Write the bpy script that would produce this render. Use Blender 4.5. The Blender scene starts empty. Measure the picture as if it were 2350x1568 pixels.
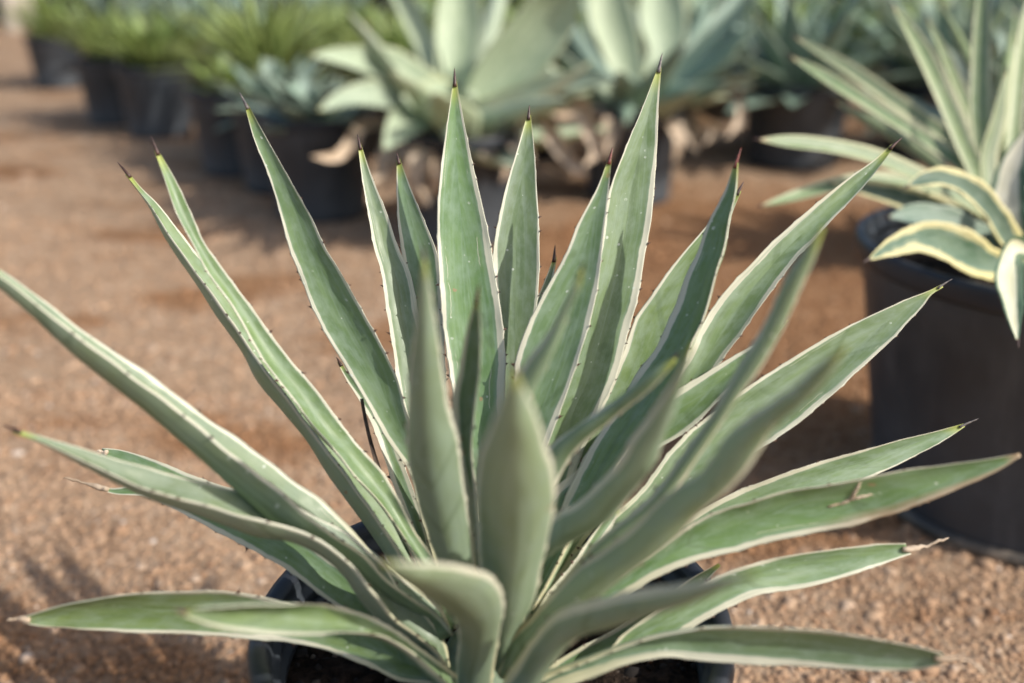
import bpy, math, random
import numpy as np
from mathutils import Vector
from mathutils.bvhtree import BVHTree

random.seed(7)
rng = np.random.default_rng(11)
S = bpy.context.scene
COL = S.collection

# ------------------------------------------------------------------ camera
FPX, W0, H0 = 2285.0, 2350.0, 1568.0        # focal length and picture size in survey units
PITCH = math.radians(21.0)
CAM = np.array([0.0, 0.0, 0.65])
FWD = np.array([0.0, math.cos(PITCH), -math.sin(PITCH)])
UPV = np.array([0.0, math.sin(PITCH), math.cos(PITCH)])
RGT = np.array([1.0, 0.0, 0.0])
cd = bpy.data.cameras.new("camera")
cam = bpy.data.objects.new("camera", cd)
COL.objects.link(cam)
cam.location = CAM.tolist()
cam.rotation_euler = (math.radians(90) - PITCH, 0, 0)
cd.sensor_width = 36.0
cd.lens = FPX / W0 * 36.0
cd.clip_start = 0.02
cd.clip_end = 500.0
cd.dof.use_dof = True
cd.dof.focus_distance = 0.695
cd.dof.aperture_fstop = 2.5
cd.dof.aperture_blades = 9
S.camera = cam

# ------------------------------------------------------------------ world and sun
SUN_AZ = math.radians(64)      # to the right of straight behind the camera
SUN_EL = math.radians(39)
to_sun = Vector((math.sin(SUN_AZ) * math.cos(SUN_EL), -math.cos(SUN_AZ) * math.cos(SUN_EL), math.sin(SUN_EL)))
world = bpy.data.worlds.new("World")
S.world = world
world.use_nodes = True
wn = world.node_tree
bg = wn.nodes["Background"]
sky = wn.nodes.new("ShaderNodeTexSky")
sky.sky_type = 'NISHITA'
sky.sun_disc = False
sky.sun_elevation = SUN_EL
sky.sun_rotation = math.atan2(to_sun.x, to_sun.y)
sky.air_density = 1.0
sky.dust_density = 2.5
wn.links.new(sky.outputs[0], bg.inputs[0])
bg.inputs[1].default_value = 0.15
sd = bpy.data.lights.new("sun", 'SUN')
sun = bpy.data.objects.new("sun", sd)
COL.objects.link(sun)
sd.energy = 3.9
sd.angle = math.radians(0.6)
sd.color = (1.0, 0.96, 0.90)
sun.rotation_euler = (-to_sun).to_track_quat('-Z', 'Y').to_euler()

S.view_settings.view_transform = 'Standard'
S.view_settings.look = 'None'
S.view_settings.gamma = 1.0
S.view_settings.exposure = 0.2
S.render.engine = 'CYCLES'
S.cycles.use_denoising = True
S.cycles.max_bounces = 6
S.cycles.transparent_max_bounces = 4
S.cycles.sample_clamp_indirect = 6.0

# ------------------------------------------------------------------ helpers
def P(x, y, d):
    """world point seen at survey position (x, y), d metres in front of the camera"""
    return CAM + d * FWD + (x - W0 / 2) / FPX * d * RGT + (H0 / 2 - y) / FPX * d * UPV

def ground_at(x, y, z=0.0):
    v = FWD + (x - W0 / 2) / FPX * RGT + (H0 / 2 - y) / FPX * UPV
    t = (z - CAM[2]) / v[2]
    return CAM + t * v

def tag(o, label=None, cat=None, group=None, kind=None):
    if label: o["label"] = label
    if cat: o["category"] = cat
    if group: o["group"] = group
    if kind: o["kind"] = kind
    return o

def empty(name, loc):
    o = bpy.data.objects.new(name, None)
    COL.objects.link(o)
    o.location = [float(c) for c in loc]
    o.empty_display_size = 0.05
    return o

def mesh_obj(name, verts, faces, mat, parent=None, smooth=True, attrs=None):
    """verts in world space; child objects keep an identity matrix relative to an unrotated parent"""
    v = np.asarray(verts, dtype=float)
    if parent is not None:
        v = v - np.array(parent.matrix_basis.translation)
        pp = parent.parent
        while pp is not None:
            v = v - np.array(pp.matrix_basis.translation)
            pp = pp.parent
    me = bpy.data.meshes.new(name)
    me.from_pydata(v.tolist(), [], [list(map(int, f)) for f in faces])
    if attrs:
        for k, a in attrs.items():
            at = me.attributes.new(k, 'FLOAT', 'POINT')
            at.data.foreach_set("value", np.asarray(a, dtype=np.float32))
    if smooth:
        me.polygons.foreach_set("use_smooth", [True] * len(me.polygons))
    me.update()
    if mat: me.materials.append(mat)
    o = bpy.data.objects.new(name, me)
    COL.objects.link(o)
    o.parent = parent
    return o

# ------------------------------------------------------------------ materials
class NT:
    def __init__(self, name):
        self.m = bpy.data.materials.new(name)
        self.m.use_nodes = True
        self.t = self.m.node_tree
        self.b = self.t.nodes["Principled BSDF"]
    def n(self, typ, **kw):
        x = self.t.nodes.new(typ)
        for k, v in kw.items():
            setattr(x, k, v)
        return x
    def l(self, a, b):
        self.t.links.new(a, b)
    def val(self, sock, v):
        if hasattr(v, "is_output") or isinstance(v, bpy.types.NodeSocket): self.l(v, sock)
        else: sock.default_value = v
    def math(self, op, a, b=None, c=None, clamp=False):
        x = self.n("ShaderNodeMath", operation=op, use_clamp=clamp)
        self.val(x.inputs[0], a)
        if b is not None: self.val(x.inputs[1], b)
        if c is not None: self.val(x.inputs[2], c)
        return x.outputs[0]
    def mix(self, f, a, b, blend='MIX'):
        x = self.n("ShaderNodeMix", data_type='RGBA', blend_type=blend)
        self.val(x.inputs[0], f)
        for i, v in ((6, a), (7, b)):
            if isinstance(v, tuple): x.inputs[i].default_value = (v[0], v[1], v[2], 1)
            else: self.l(v, x.inputs[i])
        return x.outputs[2]
    def ramp(self, v, lo, hi, a=0.0, b=1.0, smooth=True):
        x = self.n("ShaderNodeMapRange")
        if smooth: x.interpolation_type = 'SMOOTHSTEP'
        self.val(x.inputs[0], v)
        for i, q in zip((1, 2, 3, 4), (lo, hi, a, b)): self.val(x.inputs[i], q)
        return x.outputs[0]
    def attr(self, name):
        return self.n("ShaderNodeAttribute", attribute_name=name).outputs["Fac"]
    def vec(self, x, y, z):
        c = self.n("ShaderNodeCombineXYZ")
        for i, v in enumerate((x, y, z)): self.val(c.inputs[i], v)
        return c.outputs[0]
    def noise(self, vec, scale, detail=3.0, rough=0.55):
        x = self.n("ShaderNodeTexNoise")
        self.l(vec, x.inputs["Vector"])
        x.inputs["Scale"].default_value = scale
        x.inputs["Detail"].default_value = detail
        x.inputs["Roughness"].default_value = rough
        return x.outputs[0]
    def voro(self, vec, scale, feature='F1'):
        x = self.n("ShaderNodeTexVoronoi", feature=feature)
        self.l(vec, x.inputs["Vector"])
        x.inputs["Scale"].default_value = scale
        return x
    def bump(self, h, strength, dist):
        x = self.n("ShaderNodeBump")
        self.l(h, x.inputs["Height"])
        x.inputs["Strength"].default_value = strength
        x.inputs["Distance"].default_value = dist
        self.l(x.outputs[0], self.b.inputs["Normal"])

def leaf_material(name, green, green2, bloom, margin, margin_w, tipcol, rough=0.42, speck=1.0, back=None, bloom_amt=0.55):
    """attributes on the mesh: edge (metres to the nearer margin), arc (metres from the base), along (0..1), u (-1..1), ad (1 = inner face)"""
    N = NT(name)
    edge, arc, along, u, ad, ms, ty, dr = (N.attr(k) for k in ("edge", "arc", "along", "u", "ad", "ms", "ty", "dr"))
    rnd = N.n("ShaderNodeObjectInfo").outputs["Random"]
    off = N.math('MULTIPLY', rnd, 37.0)
    across = N.math('MULTIPLY', edge, N.math('SIGN', u))
    # imprint lines pressed across the leaf by its neighbours in the bud
    imp = N.noise(N.vec(N.math('ADD', N.math('MULTIPLY', arc, 55.0), N.math('MULTIPLY', edge, 90.0)), 0.0, off), 1.0, 1.0)
    # slowly varying along the leaf, quickly across: fibres
    fib = N.noise(N.vec(N.math('MULTIPLY', arc, 5.0), N.math('MULTIPLY', across, 420.0), off), 1.0, 3.0)
    blot = N.noise(N.vec(N.math('MULTIPLY', arc, 22.0), N.math('MULTIPLY', across, 60.0), N.math('ADD', off, 9.0)), 1.0, 4.0, 0.6)
    blot2 = N.noise(N.vec(N.math('MULTIPLY', arc, 70.0), N.math('MULTIPLY', across, 130.0), N.math('ADD', off, 3.0)), 1.0, 5.0, 0.65)
    c = N.mix(N.ramp(blot, 0.35, 0.68), green, green2)
    if back is not None:
        c = N.mix(N.math('MULTIPLY', N.math('SUBTRACT', 1.0, ad), 0.75), c, back)
    if back is not None:
        ol = N.noise(N.vec(N.math('MULTIPLY', arc, 16.0), N.math('MULTIPLY', across, 70.0), N.math('ADD', off, 31.0)), 1.0, 3.0, 0.6)
        c = N.mix(N.math('MULTIPLY', N.math('SUBTRACT', 1.0, ad), N.ramp(ol, 0.42, 0.66, 0.0, 0.6)), c, (0.205, 0.275, 0.12))
    fib2 = N.noise(N.vec(N.math('MULTIPLY', arc, 3.0), N.math('MULTIPLY', across, 130.0), N.math('ADD', off, 5.0)), 1.0, 2.0)
    c = N.mix(N.math('MULTIPLY', N.ramp(fib, 0.45, 0.75), 0.35), c, bloom)
    c = N.mix(N.math('MULTIPLY', N.ramp(fib2, 0.5, 0.70), 0.5), c, tuple(0.72 * q for q in green))
    c = N.mix(N.math('MULTIPLY', N.ramp(blot2, 0.35, 0.75), bloom_amt), c, bloom)
    hsv = N.n('ShaderNodeHueSaturation'); N.l(c, hsv.inputs['Color'])
    N.val(hsv.inputs['Hue'], N.ramp(N.math('FRACT', N.math('MULTIPLY', rnd, 13.7)), 0.0, 1.0, 0.482, 0.512, False))
    N.val(hsv.inputs['Saturation'], N.ramp(N.math('FRACT', N.math('MULTIPLY', rnd, 5.1)), 0.0, 1.0, 0.84, 1.10, False))
    N.val(hsv.inputs['Value'], N.ramp(N.math('FRACT', N.math('MULTIPLY', rnd, 9.3)), 0.0, 1.0, 0.84, 1.12, False))
    c = hsv.outputs[0]
    # darker scuffed bruises
    scuff = N.ramp(N.noise(N.vec(N.math('MULTIPLY', arc, 45.0), N.math('MULTIPLY', across, 38.0), N.math('ADD', off, 21.0)), 1.0, 2.0), 0.66, 0.74)
    c = N.mix(N.math('MULTIPLY', scuff, 0.35), c, tuple(0.55 * q for q in green))
    c = N.mix(N.math('MULTIPLY', N.ramp(imp, 0.64, 0.70), 0.30), c, tuple(0.6 * q for q in green))
    # cream margin of uneven width
    wob = N.noise(N.vec(N.math('MULTIPLY', arc, 20.0), N.math('SIGN', u), off), 1.0, 4.0, 0.65)
    side = N.math('MULTIPLY', N.math('SIGN', u), N.math('SUBTRACT', rnd, 0.5))
    mw = N.math('MULTIPLY', margin_w, N.math('ADD', N.ramp(wob, 0.28, 0.72, 0.75, 1.25), N.math('MULTIPLY', side, 0.6)))
    mw = N.math('MULTIPLY', mw, N.ramp(along, 0.62, 0.98, 1.0, 0.22))
    mw = N.math('MULTIPLY', mw, N.ramp(ad, 0.0, 1.0, 0.42, 1.0, False))
    mw = N.math('ADD', N.math('MULTIPLY', mw, ms), 0.00001)
    isM = N.math('SUBTRACT', 1.0, N.ramp(N.math('DIVIDE', edge, mw), 0.93, 1.07))
    # a thin stray cream streak inside the green
    st = N.math('ABSOLUTE', N.math('SUBTRACT', N.math('DIVIDE', edge, mw), N.ramp(rnd, 0.0, 1.0, 1.2, 1.9)))
    stk = N.math('MULTIPLY', N.math('LESS_THAN', st, 0.05), N.math('MULTIPLY', N.ramp(wob, 0.52, 0.56), N.math('GREATER_THAN', N.math('FRACT', N.math('MULTIPLY', rnd, 7.3)), 0.6)))
    trans = N.math('MULTIPLY', N.math('SUBTRACT', 1.0, N.ramp(N.math('DIVIDE', edge, mw), 1.0, 1.5)), 0.45)
    c = N.mix(trans, c, bloom)
    mcol = N.mix(N.ramp(fib, 0.3, 0.7), margin, tuple(q * 0.86 for q in margin))
    mcol = N.mix(N.math('MULTIPLY', N.ramp(fib, 0.6, 0.68), 0.45), mcol, bloom)
    mcol = N.mix(N.ramp(along, 0.05, 0.45, 0.5, 0.0), mcol, (margin[0] * 0.95, margin[1] * 0.9, margin[2] * 0.55))
    c = N.mix(N.math('MAXIMUM', isM, N.math('MULTIPLY', stk, 0.7)), c, mcol)
    # tan scar spots, pale dust specks
    vor = N.voro(N.vec(N.math('MULTIPLY', arc, 1.0), across, N.math('MULTIPLY', off, 0.01)), 230.0)
    vcol = N.n("ShaderNodeSeparateColor"); N.l(vor.outputs["Color"], vcol.inputs[0])
    sp = N.math('MULTIPLY', N.math('LESS_THAN', vor.outputs["Distance"], N.math('MULTIPLY', vcol.outputs[1], 0.26)), N.math('GREATER_THAN', vcol.outputs[0], 0.72))
    clump = N.ramp(blot, 0.46, 0.60)
    c = N.mix(N.math('MULTIPLY', N.math('MULTIPLY', sp, clump), 0.7 * speck), c, (0.64, 0.68, 0.58))
    vor2 = N.voro(N.vec(arc, across, N.math('ADD', N.math('MULTIPLY', off, 0.01), 4.0)), 55.0)
    vc2 = N.n("ShaderNodeSeparateColor"); N.l(vor2.outputs["Color"], vc2.inputs[0])
    scar = N.math('MULTIPLY', N.math('LESS_THAN', vor2.outputs["Distance"], 0.10), N.math('GREATER_THAN', vc2.outputs[0], 0.90))
    c = N.mix(N.math('MULTIPLY', scar, 0.75 * speck), c, (0.33, 0.22, 0.12))
    # yellow-green towards the spine, brown rim where the cuticle is dry
    c = N.mix(N.math('MULTIPLY', ty, N.ramp(along, 0.945, 0.995, 0.0, 0.85)), c, tipcol)
    c = N.mix(N.math('MULTIPLY', dr, N.ramp(blot2, 0.3, 0.55, 0.55, 1.0)), c, (0.40, 0.30, 0.19))
    N.l(c, N.b.inputs["Base Color"])
    N.val(N.b.inputs["Roughness"], N.ramp(blot2, 0.3, 0.7, rough - 0.06, rough + 0.14))
    N.b.inputs["Specular IOR Level"].default_value = 0.42
    hgt = N.math('ADD', N.math('MULTIPLY', fib, 0.6), N.math('MULTIPLY', blot2, 0.5))
    N.bump(hgt, 0.22, 0.0012)
    # light passing through the thin fleshy blade
    tr = N.n("ShaderNodeBsdfTranslucent")
    N.l(c, tr.inputs[0])
    mx = N.n("ShaderNodeMixShader")
    mx.inputs[0].default_value = 0.10
    out = N.t.nodes["Material Output"]
    N.l(N.b.outputs[0], mx.inputs[1]); N.l(tr.outputs[0], mx.inputs[2]); N.l(mx.outputs[0], out.inputs[0])
    return N.m

def simple_material(name, c1, c2, scale=40.0, rough=0.6, bump=0.2, bdist=0.002, spec=0.3, stretch=(1, 1, 1)):
    N = NT(name)
    tc = N.n("ShaderNodeTexCoord").outputs["Object"]
    mp = N.n("ShaderNodeMapping"); N.l(tc, mp.inputs[0]); mp.inputs["Scale"].default_value = stretch
    f = N.noise(mp.outputs[0], scale, 5.0, 0.6)
    N.l(N.mix(N.ramp(f, 0.3, 0.7), c1, c2), N.b.inputs["Base Color"])
    N.b.inputs["Roughness"].default_value = rough
    N.b.inputs["Specular IOR Level"].default_value = spec
    if bump: N.bump(f, bump, bdist)
    return N.m

M = {}
M['agave'] = leaf_material('variegated_agave_leaf', (0.132, 0.212, 0.080), (0.186, 0.276, 0.110), (0.270, 0.356, 0.252),
                           (0.66, 0.64, 0.49), 0.0033, (0.36, 0.40, 0.07), back=(0.325, 0.43, 0.275), bloom_amt=0.60)
M['pale'] = leaf_material('pale_agave_leaf', (0.34, 0.43, 0.26), (0.45, 0.53, 0.34), (0.52, 0.58, 0.45),
                          (0.44, 0.48, 0.30), 0.004, (0.40, 0.38, 0.16), rough=0.5, speck=0.0)
M['blue'] = leaf_material('blue_agave_leaf', (0.17, 0.27, 0.19), (0.24, 0.33, 0.24), (0.36, 0.43, 0.36),
                          (0.32, 0.38, 0.28), 0.003, (0.3, 0.26, 0.14), rough=0.5, speck=0.0)
M['grassy'] = leaf_material('yellow_green_leaf', (0.15, 0.24, 0.05), (0.29, 0.39, 0.10), (0.36, 0.45, 0.20),
                            (0.30, 0.36, 0.10), 0.002, (0.34, 0.32, 0.08), rough=0.4, speck=0.0, bloom_amt=0.3)
M['striped'] = leaf_material('striped_agave_leaf', (0.065, 0.125, 0.07), (0.11, 0.175, 0.10), (0.20, 0.27, 0.20),
                             (0.70, 0.64, 0.34), 0.0085, (0.36, 0.30, 0.14), rough=0.45, speck=0.3)
M['medio'] = leaf_material('cream_centre_leaf', (0.62, 0.60, 0.40), (0.70, 0.68, 0.50), (0.66, 0.66, 0.52),
                            (0.10, 0.17, 0.10), 0.006, (0.36, 0.30, 0.14), rough=0.45, speck=0.0)
M['slim'] = leaf_material('slim_agave_leaf', (0.20, 0.28, 0.12), (0.27, 0.34, 0.16), (0.34, 0.40, 0.27),
                          (0.58, 0.58, 0.36), 0.0042, (0.40, 0.30, 0.16), rough=0.45, speck=0.3)
M['spine'] = simple_material('spine_horn', (0.035, 0.016, 0.012), (0.09, 0.045, 0.032), 300, 0.45, 0.2, 0.0005, 0.5)
M['spine_grey'] = simple_material('spine_grey_horn', (0.05, 0.045, 0.045), (0.20, 0.17, 0.15), 400, 0.5, 0.2, 0.0005, 0.5)
M['spine_red'] = simple_material('spine_red_horn', (0.10, 0.022, 0.018), (0.20, 0.05, 0.03), 300, 0.45, 0.2, 0.0005, 0.5)
M['tooth'] = simple_material('tooth_horn', (0.045, 0.02, 0.013), (0.11, 0.055, 0.032), 500, 0.5, 0, 0.0005, 0.4)
M['dry'] = simple_material('dry_leaf', (0.38, 0.28, 0.19), (0.68, 0.55, 0.41), 45, 0.75, 0.5, 0.004, 0.2, (1, 1, 1))
M['dry_dark'] = simple_material('dry_dark_leaf', (0.05, 0.035, 0.028), (0.14, 0.10, 0.075), 60, 0.75, 0.5, 0.003, 0.2)
M['needle'] = simple_material('dry_needle', (0.42, 0.16, 0.06), (0.52, 0.24, 0.10), 200, 0.6, 0, 0.001, 0.3)
M['soil'] = simple_material('potting_soil', (0.012, 0.009, 0.007), (0.06, 0.04, 0.028), 110, 0.95, 1.0, 0.012, 0.1)
M['wood'] = simple_material('weathered_wood', (0.40, 0.34, 0.28), (0.58, 0.52, 0.45), 14, 0.85, 0.4, 0.01, 0.1, (6, 6, 0.6))

def plastic(name, base, dusty, dust_amt):
    N = NT(name)
    tc = N.n("ShaderNodeTexCoord").outputs["Object"]
    a = N.noise(tc, 9.0, 5.0, 0.6)
    mp = N.n("ShaderNodeMapping"); N.l(tc, mp.inputs[0]); mp.inputs["Scale"].default_value = (40, 40, 3)
    b = N.noise(mp.outputs[0], 1.0, 4.0, 0.6)
    sp = N.noise(tc, 160.0, 4.0, 0.7)
    f = N.math('MULTIPLY', N.math('ADD', N.ramp(a, 0.4, 0.75), N.ramp(b, 0.45, 0.8)), dust_amt)
    f = N.math('ADD', f, N.math('MULTIPLY', N.ramp(sp, 0.62, 0.72), 0.10), clamp=True)
    N.l(N.mix(f, base, dusty), N.b.inputs["Base Color"])
    N.val(N.b.inputs["Roughness"], N.ramp(a, 0.3, 0.7, 0.38, 0.62))
    N.b.inputs["Specular IOR Level"].default_value = 0.45
    N.bump(N.math('ADD', b, N.math('MULTIPLY', sp, 0.3)), 0.25, 0.0015)
    return N.m
M['plastic'] = plastic('black_pot_plastic', (0.031, 0.038, 0.046), (0.13, 0.136, 0.142), 0.26)
M['plastic_rim'] = plastic('black_rim_plastic', (0.018, 0.021, 0.027), (0.09, 0.088, 0.088), 0.12)

M['dusty'] = plastic('dusty_foot_plastic', (0.05, 0.045, 0.038), (0.36, 0.28, 0.20), 0.75)

# ground: decomposed granite
def ground_material():
    N = NT('decomposed_granite')
    tc = N.n("ShaderNodeTexCoord").outputs["Object"]
    v = N.voro(tc, 170.0); v2 = N.voro(tc, 75.0)
    s = N.n("ShaderNodeSeparateColor"); N.l(v.outputs["Color"], s.inputs[0])
    s2 = N.n("ShaderNodeSeparateColor"); N.l(v2.outputs["Color"], s2.inputs[0])
    big = N.noise(tc, 2.6, 4.0, 0.6)
    mid = N.noise(tc, 14.0, 4.0, 0.6)
    c = N.mix(s.outputs[0], (0.325, 0.205, 0.122), (0.47, 0.33, 0.212))
    c = N.mix(N.math('MULTIPLY', N.math('GREATER_THAN', s2.outputs[1], 0.8), 0.5), c, (0.54, 0.40, 0.28))
    c = N.mix(N.math('MULTIPLY', N.math('GREATER_THAN', s.outputs[2], 0.86), 0.7), c, (0.13, 0.075, 0.045))
    c = N.mix(N.ramp(mid, 0.42, 0.70, 0.0, 0.40), c, (0.22, 0.135, 0.08))
    c = N.mix(N.ramp(big, 0.5, 0.68, 0.0, 0.6), c, (0.22, 0.135, 0.08))
    # shade between the rows painted into the ground colour, plus random dark bands
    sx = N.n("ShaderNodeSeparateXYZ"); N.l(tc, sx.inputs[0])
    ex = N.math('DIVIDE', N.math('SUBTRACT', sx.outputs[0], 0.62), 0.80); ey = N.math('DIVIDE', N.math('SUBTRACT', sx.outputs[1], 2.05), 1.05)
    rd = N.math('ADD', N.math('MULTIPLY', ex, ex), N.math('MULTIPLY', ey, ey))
    shade_and_bands = N.ramp(N.math('ADD', rd, N.math('MULTIPLY', N.noise(tc, 3.0, 4.0), 1.1)), 1.0, 1.7, 1.0, 0.0)
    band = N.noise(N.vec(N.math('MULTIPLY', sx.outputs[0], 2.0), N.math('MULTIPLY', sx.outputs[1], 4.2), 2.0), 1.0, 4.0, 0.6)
    shade_and_bands = N.math('MAXIMUM', shade_and_bands, N.ramp(band, 0.50, 0.64, 0.0, 0.95))
    c = N.mix(N.math('MULTIPLY', shade_and_bands, 1.0), c, N.mix(1.0, c, (0.72, 0.57, 0.44), 'MULTIPLY'))
    N.l(c, N.b.inputs["Base Color"])
    N.b.inputs["Roughness"].default_value = 0.95
    N.b.inputs["Specular IOR Level"].default_value = 0.15
    h = N.math('ADD', N.math('MULTIPLY', v.outputs["Distance"], -0.5), N.math('MULTIPLY', mid, 1.2))
    N.bump(h, 0.9, 0.009)
    return N.m
M['ground'] = ground_material()

def gravel_material():
    N = NT('granite_gravel')
    t = N.attr("tint")
    tc = N.n("ShaderNodeTexCoord").outputs["Object"]
    nz = N.noise(tc, 500.0, 3.0)
    r = N.n("ShaderNodeValToRGB")
    N.l(t, r.inputs[0])
    cr = r.color_ramp
    cr.elements[0].position = 0.0; cr.elements[0].color = (0.20, 0.115, 0.07, 1)
    cr.elements[1].position = 1.0; cr.elements[1].color = (0.66, 0.58, 0.50, 1)
    for p, q in ((0.2, (0.28, 0.165, 0.093)), (0.45, (0.39, 0.25, 0.153)), (0.7, (0.46, 0.315, 0.202)), (0.88, (0.52, 0.395, 0.29))):
        e = cr.elements.new(p); e.color = (*q, 1)
    # same painted shade patch carried onto the stones, with the same dark bands
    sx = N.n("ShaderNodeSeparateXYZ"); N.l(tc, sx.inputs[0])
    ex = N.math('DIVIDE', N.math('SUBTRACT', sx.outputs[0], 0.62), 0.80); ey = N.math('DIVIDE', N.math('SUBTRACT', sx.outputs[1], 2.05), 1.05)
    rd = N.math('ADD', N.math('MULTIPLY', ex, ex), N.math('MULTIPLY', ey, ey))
    shade_and_bands = N.ramp(N.math('ADD', rd, N.math('MULTIPLY', N.noise(tc, 3.0, 4.0), 1.1)), 1.0, 1.7, 1.0, 0.0)
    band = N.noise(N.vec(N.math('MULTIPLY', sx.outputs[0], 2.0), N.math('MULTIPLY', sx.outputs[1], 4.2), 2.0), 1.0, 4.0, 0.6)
    shade_and_bands = N.math('MAXIMUM', shade_and_bands, N.ramp(band, 0.50, 0.64, 0.0, 0.95))
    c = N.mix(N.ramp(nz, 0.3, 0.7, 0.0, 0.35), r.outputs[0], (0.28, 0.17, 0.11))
    c = N.mix(N.math('MULTIPLY', shade_and_bands, 1.0), c, N.mix(1.0, c, (0.72, 0.57, 0.44), 'MULTIPLY'))
    N.l(c, N.b.inputs["Base Color"])
    N.b.inputs["Roughness"].default_value = 0.9
    N.b.inputs["Specular IOR Level"].default_value = 0.2
    return N.m
M['gravel'] = gravel_material()

# ------------------------------------------------------------------ setting: ground
def gz(x, y):
    return (0.006 * np.sin(x * 3.1 + 1.3) * np.cos(y * 2.3) + 0.004 * np.sin(x * 7.7 + y * 5.1)) * np.exp(-np.maximum(np.abs(x), np.abs(y - 2)) / 6.0)

def build_ground():
    ax = np.unique(np.concatenate([np.linspace(-3, 3, 90), np.array([-120, -60, -30, -15, -9, -6, -4.4, 4.4, 6, 9, 15, 30, 60, 120])]))
    ay = np.unique(np.concatenate([np.linspace(-0.5, 5, 84), np.array([-40, -15, -6, -2, 6, 8, 11, 16, 24, 40, 80, 160])]))
    X, Y = np.meshgrid(ax, ay)
    Z = gz(X, Y)
    V = np.stack([X.ravel(), Y.ravel(), Z.ravel()], 1)
    nx = len(ax)
    F = [(j * nx + i, j * nx + i + 1, (j + 1) * nx + i + 1, (j + 1) * nx + i) for j in range(len(ay) - 1) for i in range(nx - 1)]
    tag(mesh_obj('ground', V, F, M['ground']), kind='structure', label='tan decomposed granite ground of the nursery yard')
build_ground()

ICO_V = []
def _ico():
    p = (1 + 5 ** 0.5) / 2
    v = np.array([(-1, p, 0), (1, p, 0), (-1, -p, 0), (1, -p, 0), (0, -1, p), (0, 1, p), (0, -1, -p), (0, 1, -p), (p, 0, -1), (p, 0, 1), (-p, 0, -1), (-p, 0, 1)], float)
    v /= np.linalg.norm(v[0])
    f = np.array([(0, 11, 5), (0, 5, 1), (0, 1, 7), (0, 7, 10), (0, 10, 11), (1, 5, 9), (5, 11, 4), (11, 10, 2), (10, 7, 6), (7, 1, 8), (3, 9, 4), (3, 4, 2), (3, 2, 6), (3, 6, 8), (3, 8, 9), (4, 9, 5), (2, 4, 11), (6, 2, 10), (8, 6, 7), (9, 8, 1)])
    return v, f
IV, IF = _ico()

def pebbles(name, px, py, pz, sizes, tint, mat, parent=None):
    n = len(px)
    ang = rng.uniform(0, 6.283, n)
    sc = rng.uniform(0.65, 1.25, (n, 3)) * sizes[:, None]
    sc[:, 2] *= 0.7
    V = IV[None] * (1 + rng.uniform(-0.22, 0.22, (n, 12, 1)))
    V = V * sc[:, None, :]
    ca, sa = np.cos(ang)[:, None], np.sin(ang)[:, None]
    x = V[..., 0] * ca - V[..., 1] * sa; y = V[..., 0] * sa + V[..., 1] * ca
    V = np.stack([x + px[:, None], y + py[:, None], V[..., 2] + (pz + sizes * 0.0)[:, None]], -1).reshape(-1, 3)
    F = (IF[None] + (np.arange(n) * 12)[:, None, None]).reshape(-1, 3)
    me = bpy.data.meshes.new(name)
    if parent is not None: V = V - np.array(parent.matrix_basis.translation)
    me.vertices.add(len(V)); me.vertices.foreach_set("co", V.ravel().astype(np.float32))
    me.loops.add(F.size); me.loops.foreach_set("vertex_index", F.ravel().astype(np.int32))
    me.polygons.add(len(F)); me.polygons.foreach_set("loop_start", (np.arange(len(F)) * 3).astype(np.int32))
    at = me.attributes.new("tint", 'FLOAT', 'POINT')
    at.data.foreach_set("value", np.repeat(tint, 12).astype(np.float32))
    me.update(calc_edges=True)
    me.materials.append(mat)
    o = bpy.data.objects.new(name, me); COL.objects.link(o); o.parent = parent
    return o

MAIN_C = np.array([P(1131, 1408, 0.62)[0], P(1131, 1408, 0.62)[1]])
def build_gravel():
    n1, n2, n3 = 36000, 16000, 5000
    xs = np.concatenate([rng.uniform(-0.85, 1.15, n1), rng.uniform(-1.6, 1.6, n2), rng.uniform(-2.6, 2.2, n3)])
    ys = np.concatenate([rng.uniform(0.62, 1.45, n1), rng.uniform(1.4, 2.6, n2), rng.uniform(2.6, 4.6, n3)])
    sz = np.concatenate([0.0012 + 0.0012 * rng.gamma(1.5, 1.0, n1), 0.0018 + 0.0018 * rng.gamma(1.5, 1.0, n2), 0.003 + 0.003 * rng.gamma(1.6, 1.0, n3)])
    sz = np.minimum(sz, 0.012)
    z = gz(xs, ys)
    t = np.clip(rng.normal(0.55, 0.17, len(xs)), 0, 1)
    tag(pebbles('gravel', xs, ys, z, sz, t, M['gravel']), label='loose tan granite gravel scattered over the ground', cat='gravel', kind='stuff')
build_gravel()

# ------------------------------------------------------------------ lathe and pots
def lathe(profile, n, cx, cy, cz, wob=0.0, seed=0):
    prof = np.array(profile, float)
    th = np.linspace(0, 2 * math.pi, n, endpoint=False)
    r = prof[:, 0][:, None] * (1 + wob * np.sin(2 * th + seed)[None] + 0.5 * wob * np.sin(3 * th + 2 * seed)[None])
    V = np.stack([cx + r * np.cos(th), cy + r * np.sin(th), cz + np.repeat(prof[:, 1][:, None], n, 1)], -1).reshape(-1, 3)
    F = []
    for i in range(len(prof) - 1):
        for j in range(n):
            k = (j + 1) % n
            F.append((i * n + j, i * n + k, (i + 1) * n + k, (i + 1) * n + j))
    return V, F

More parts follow.
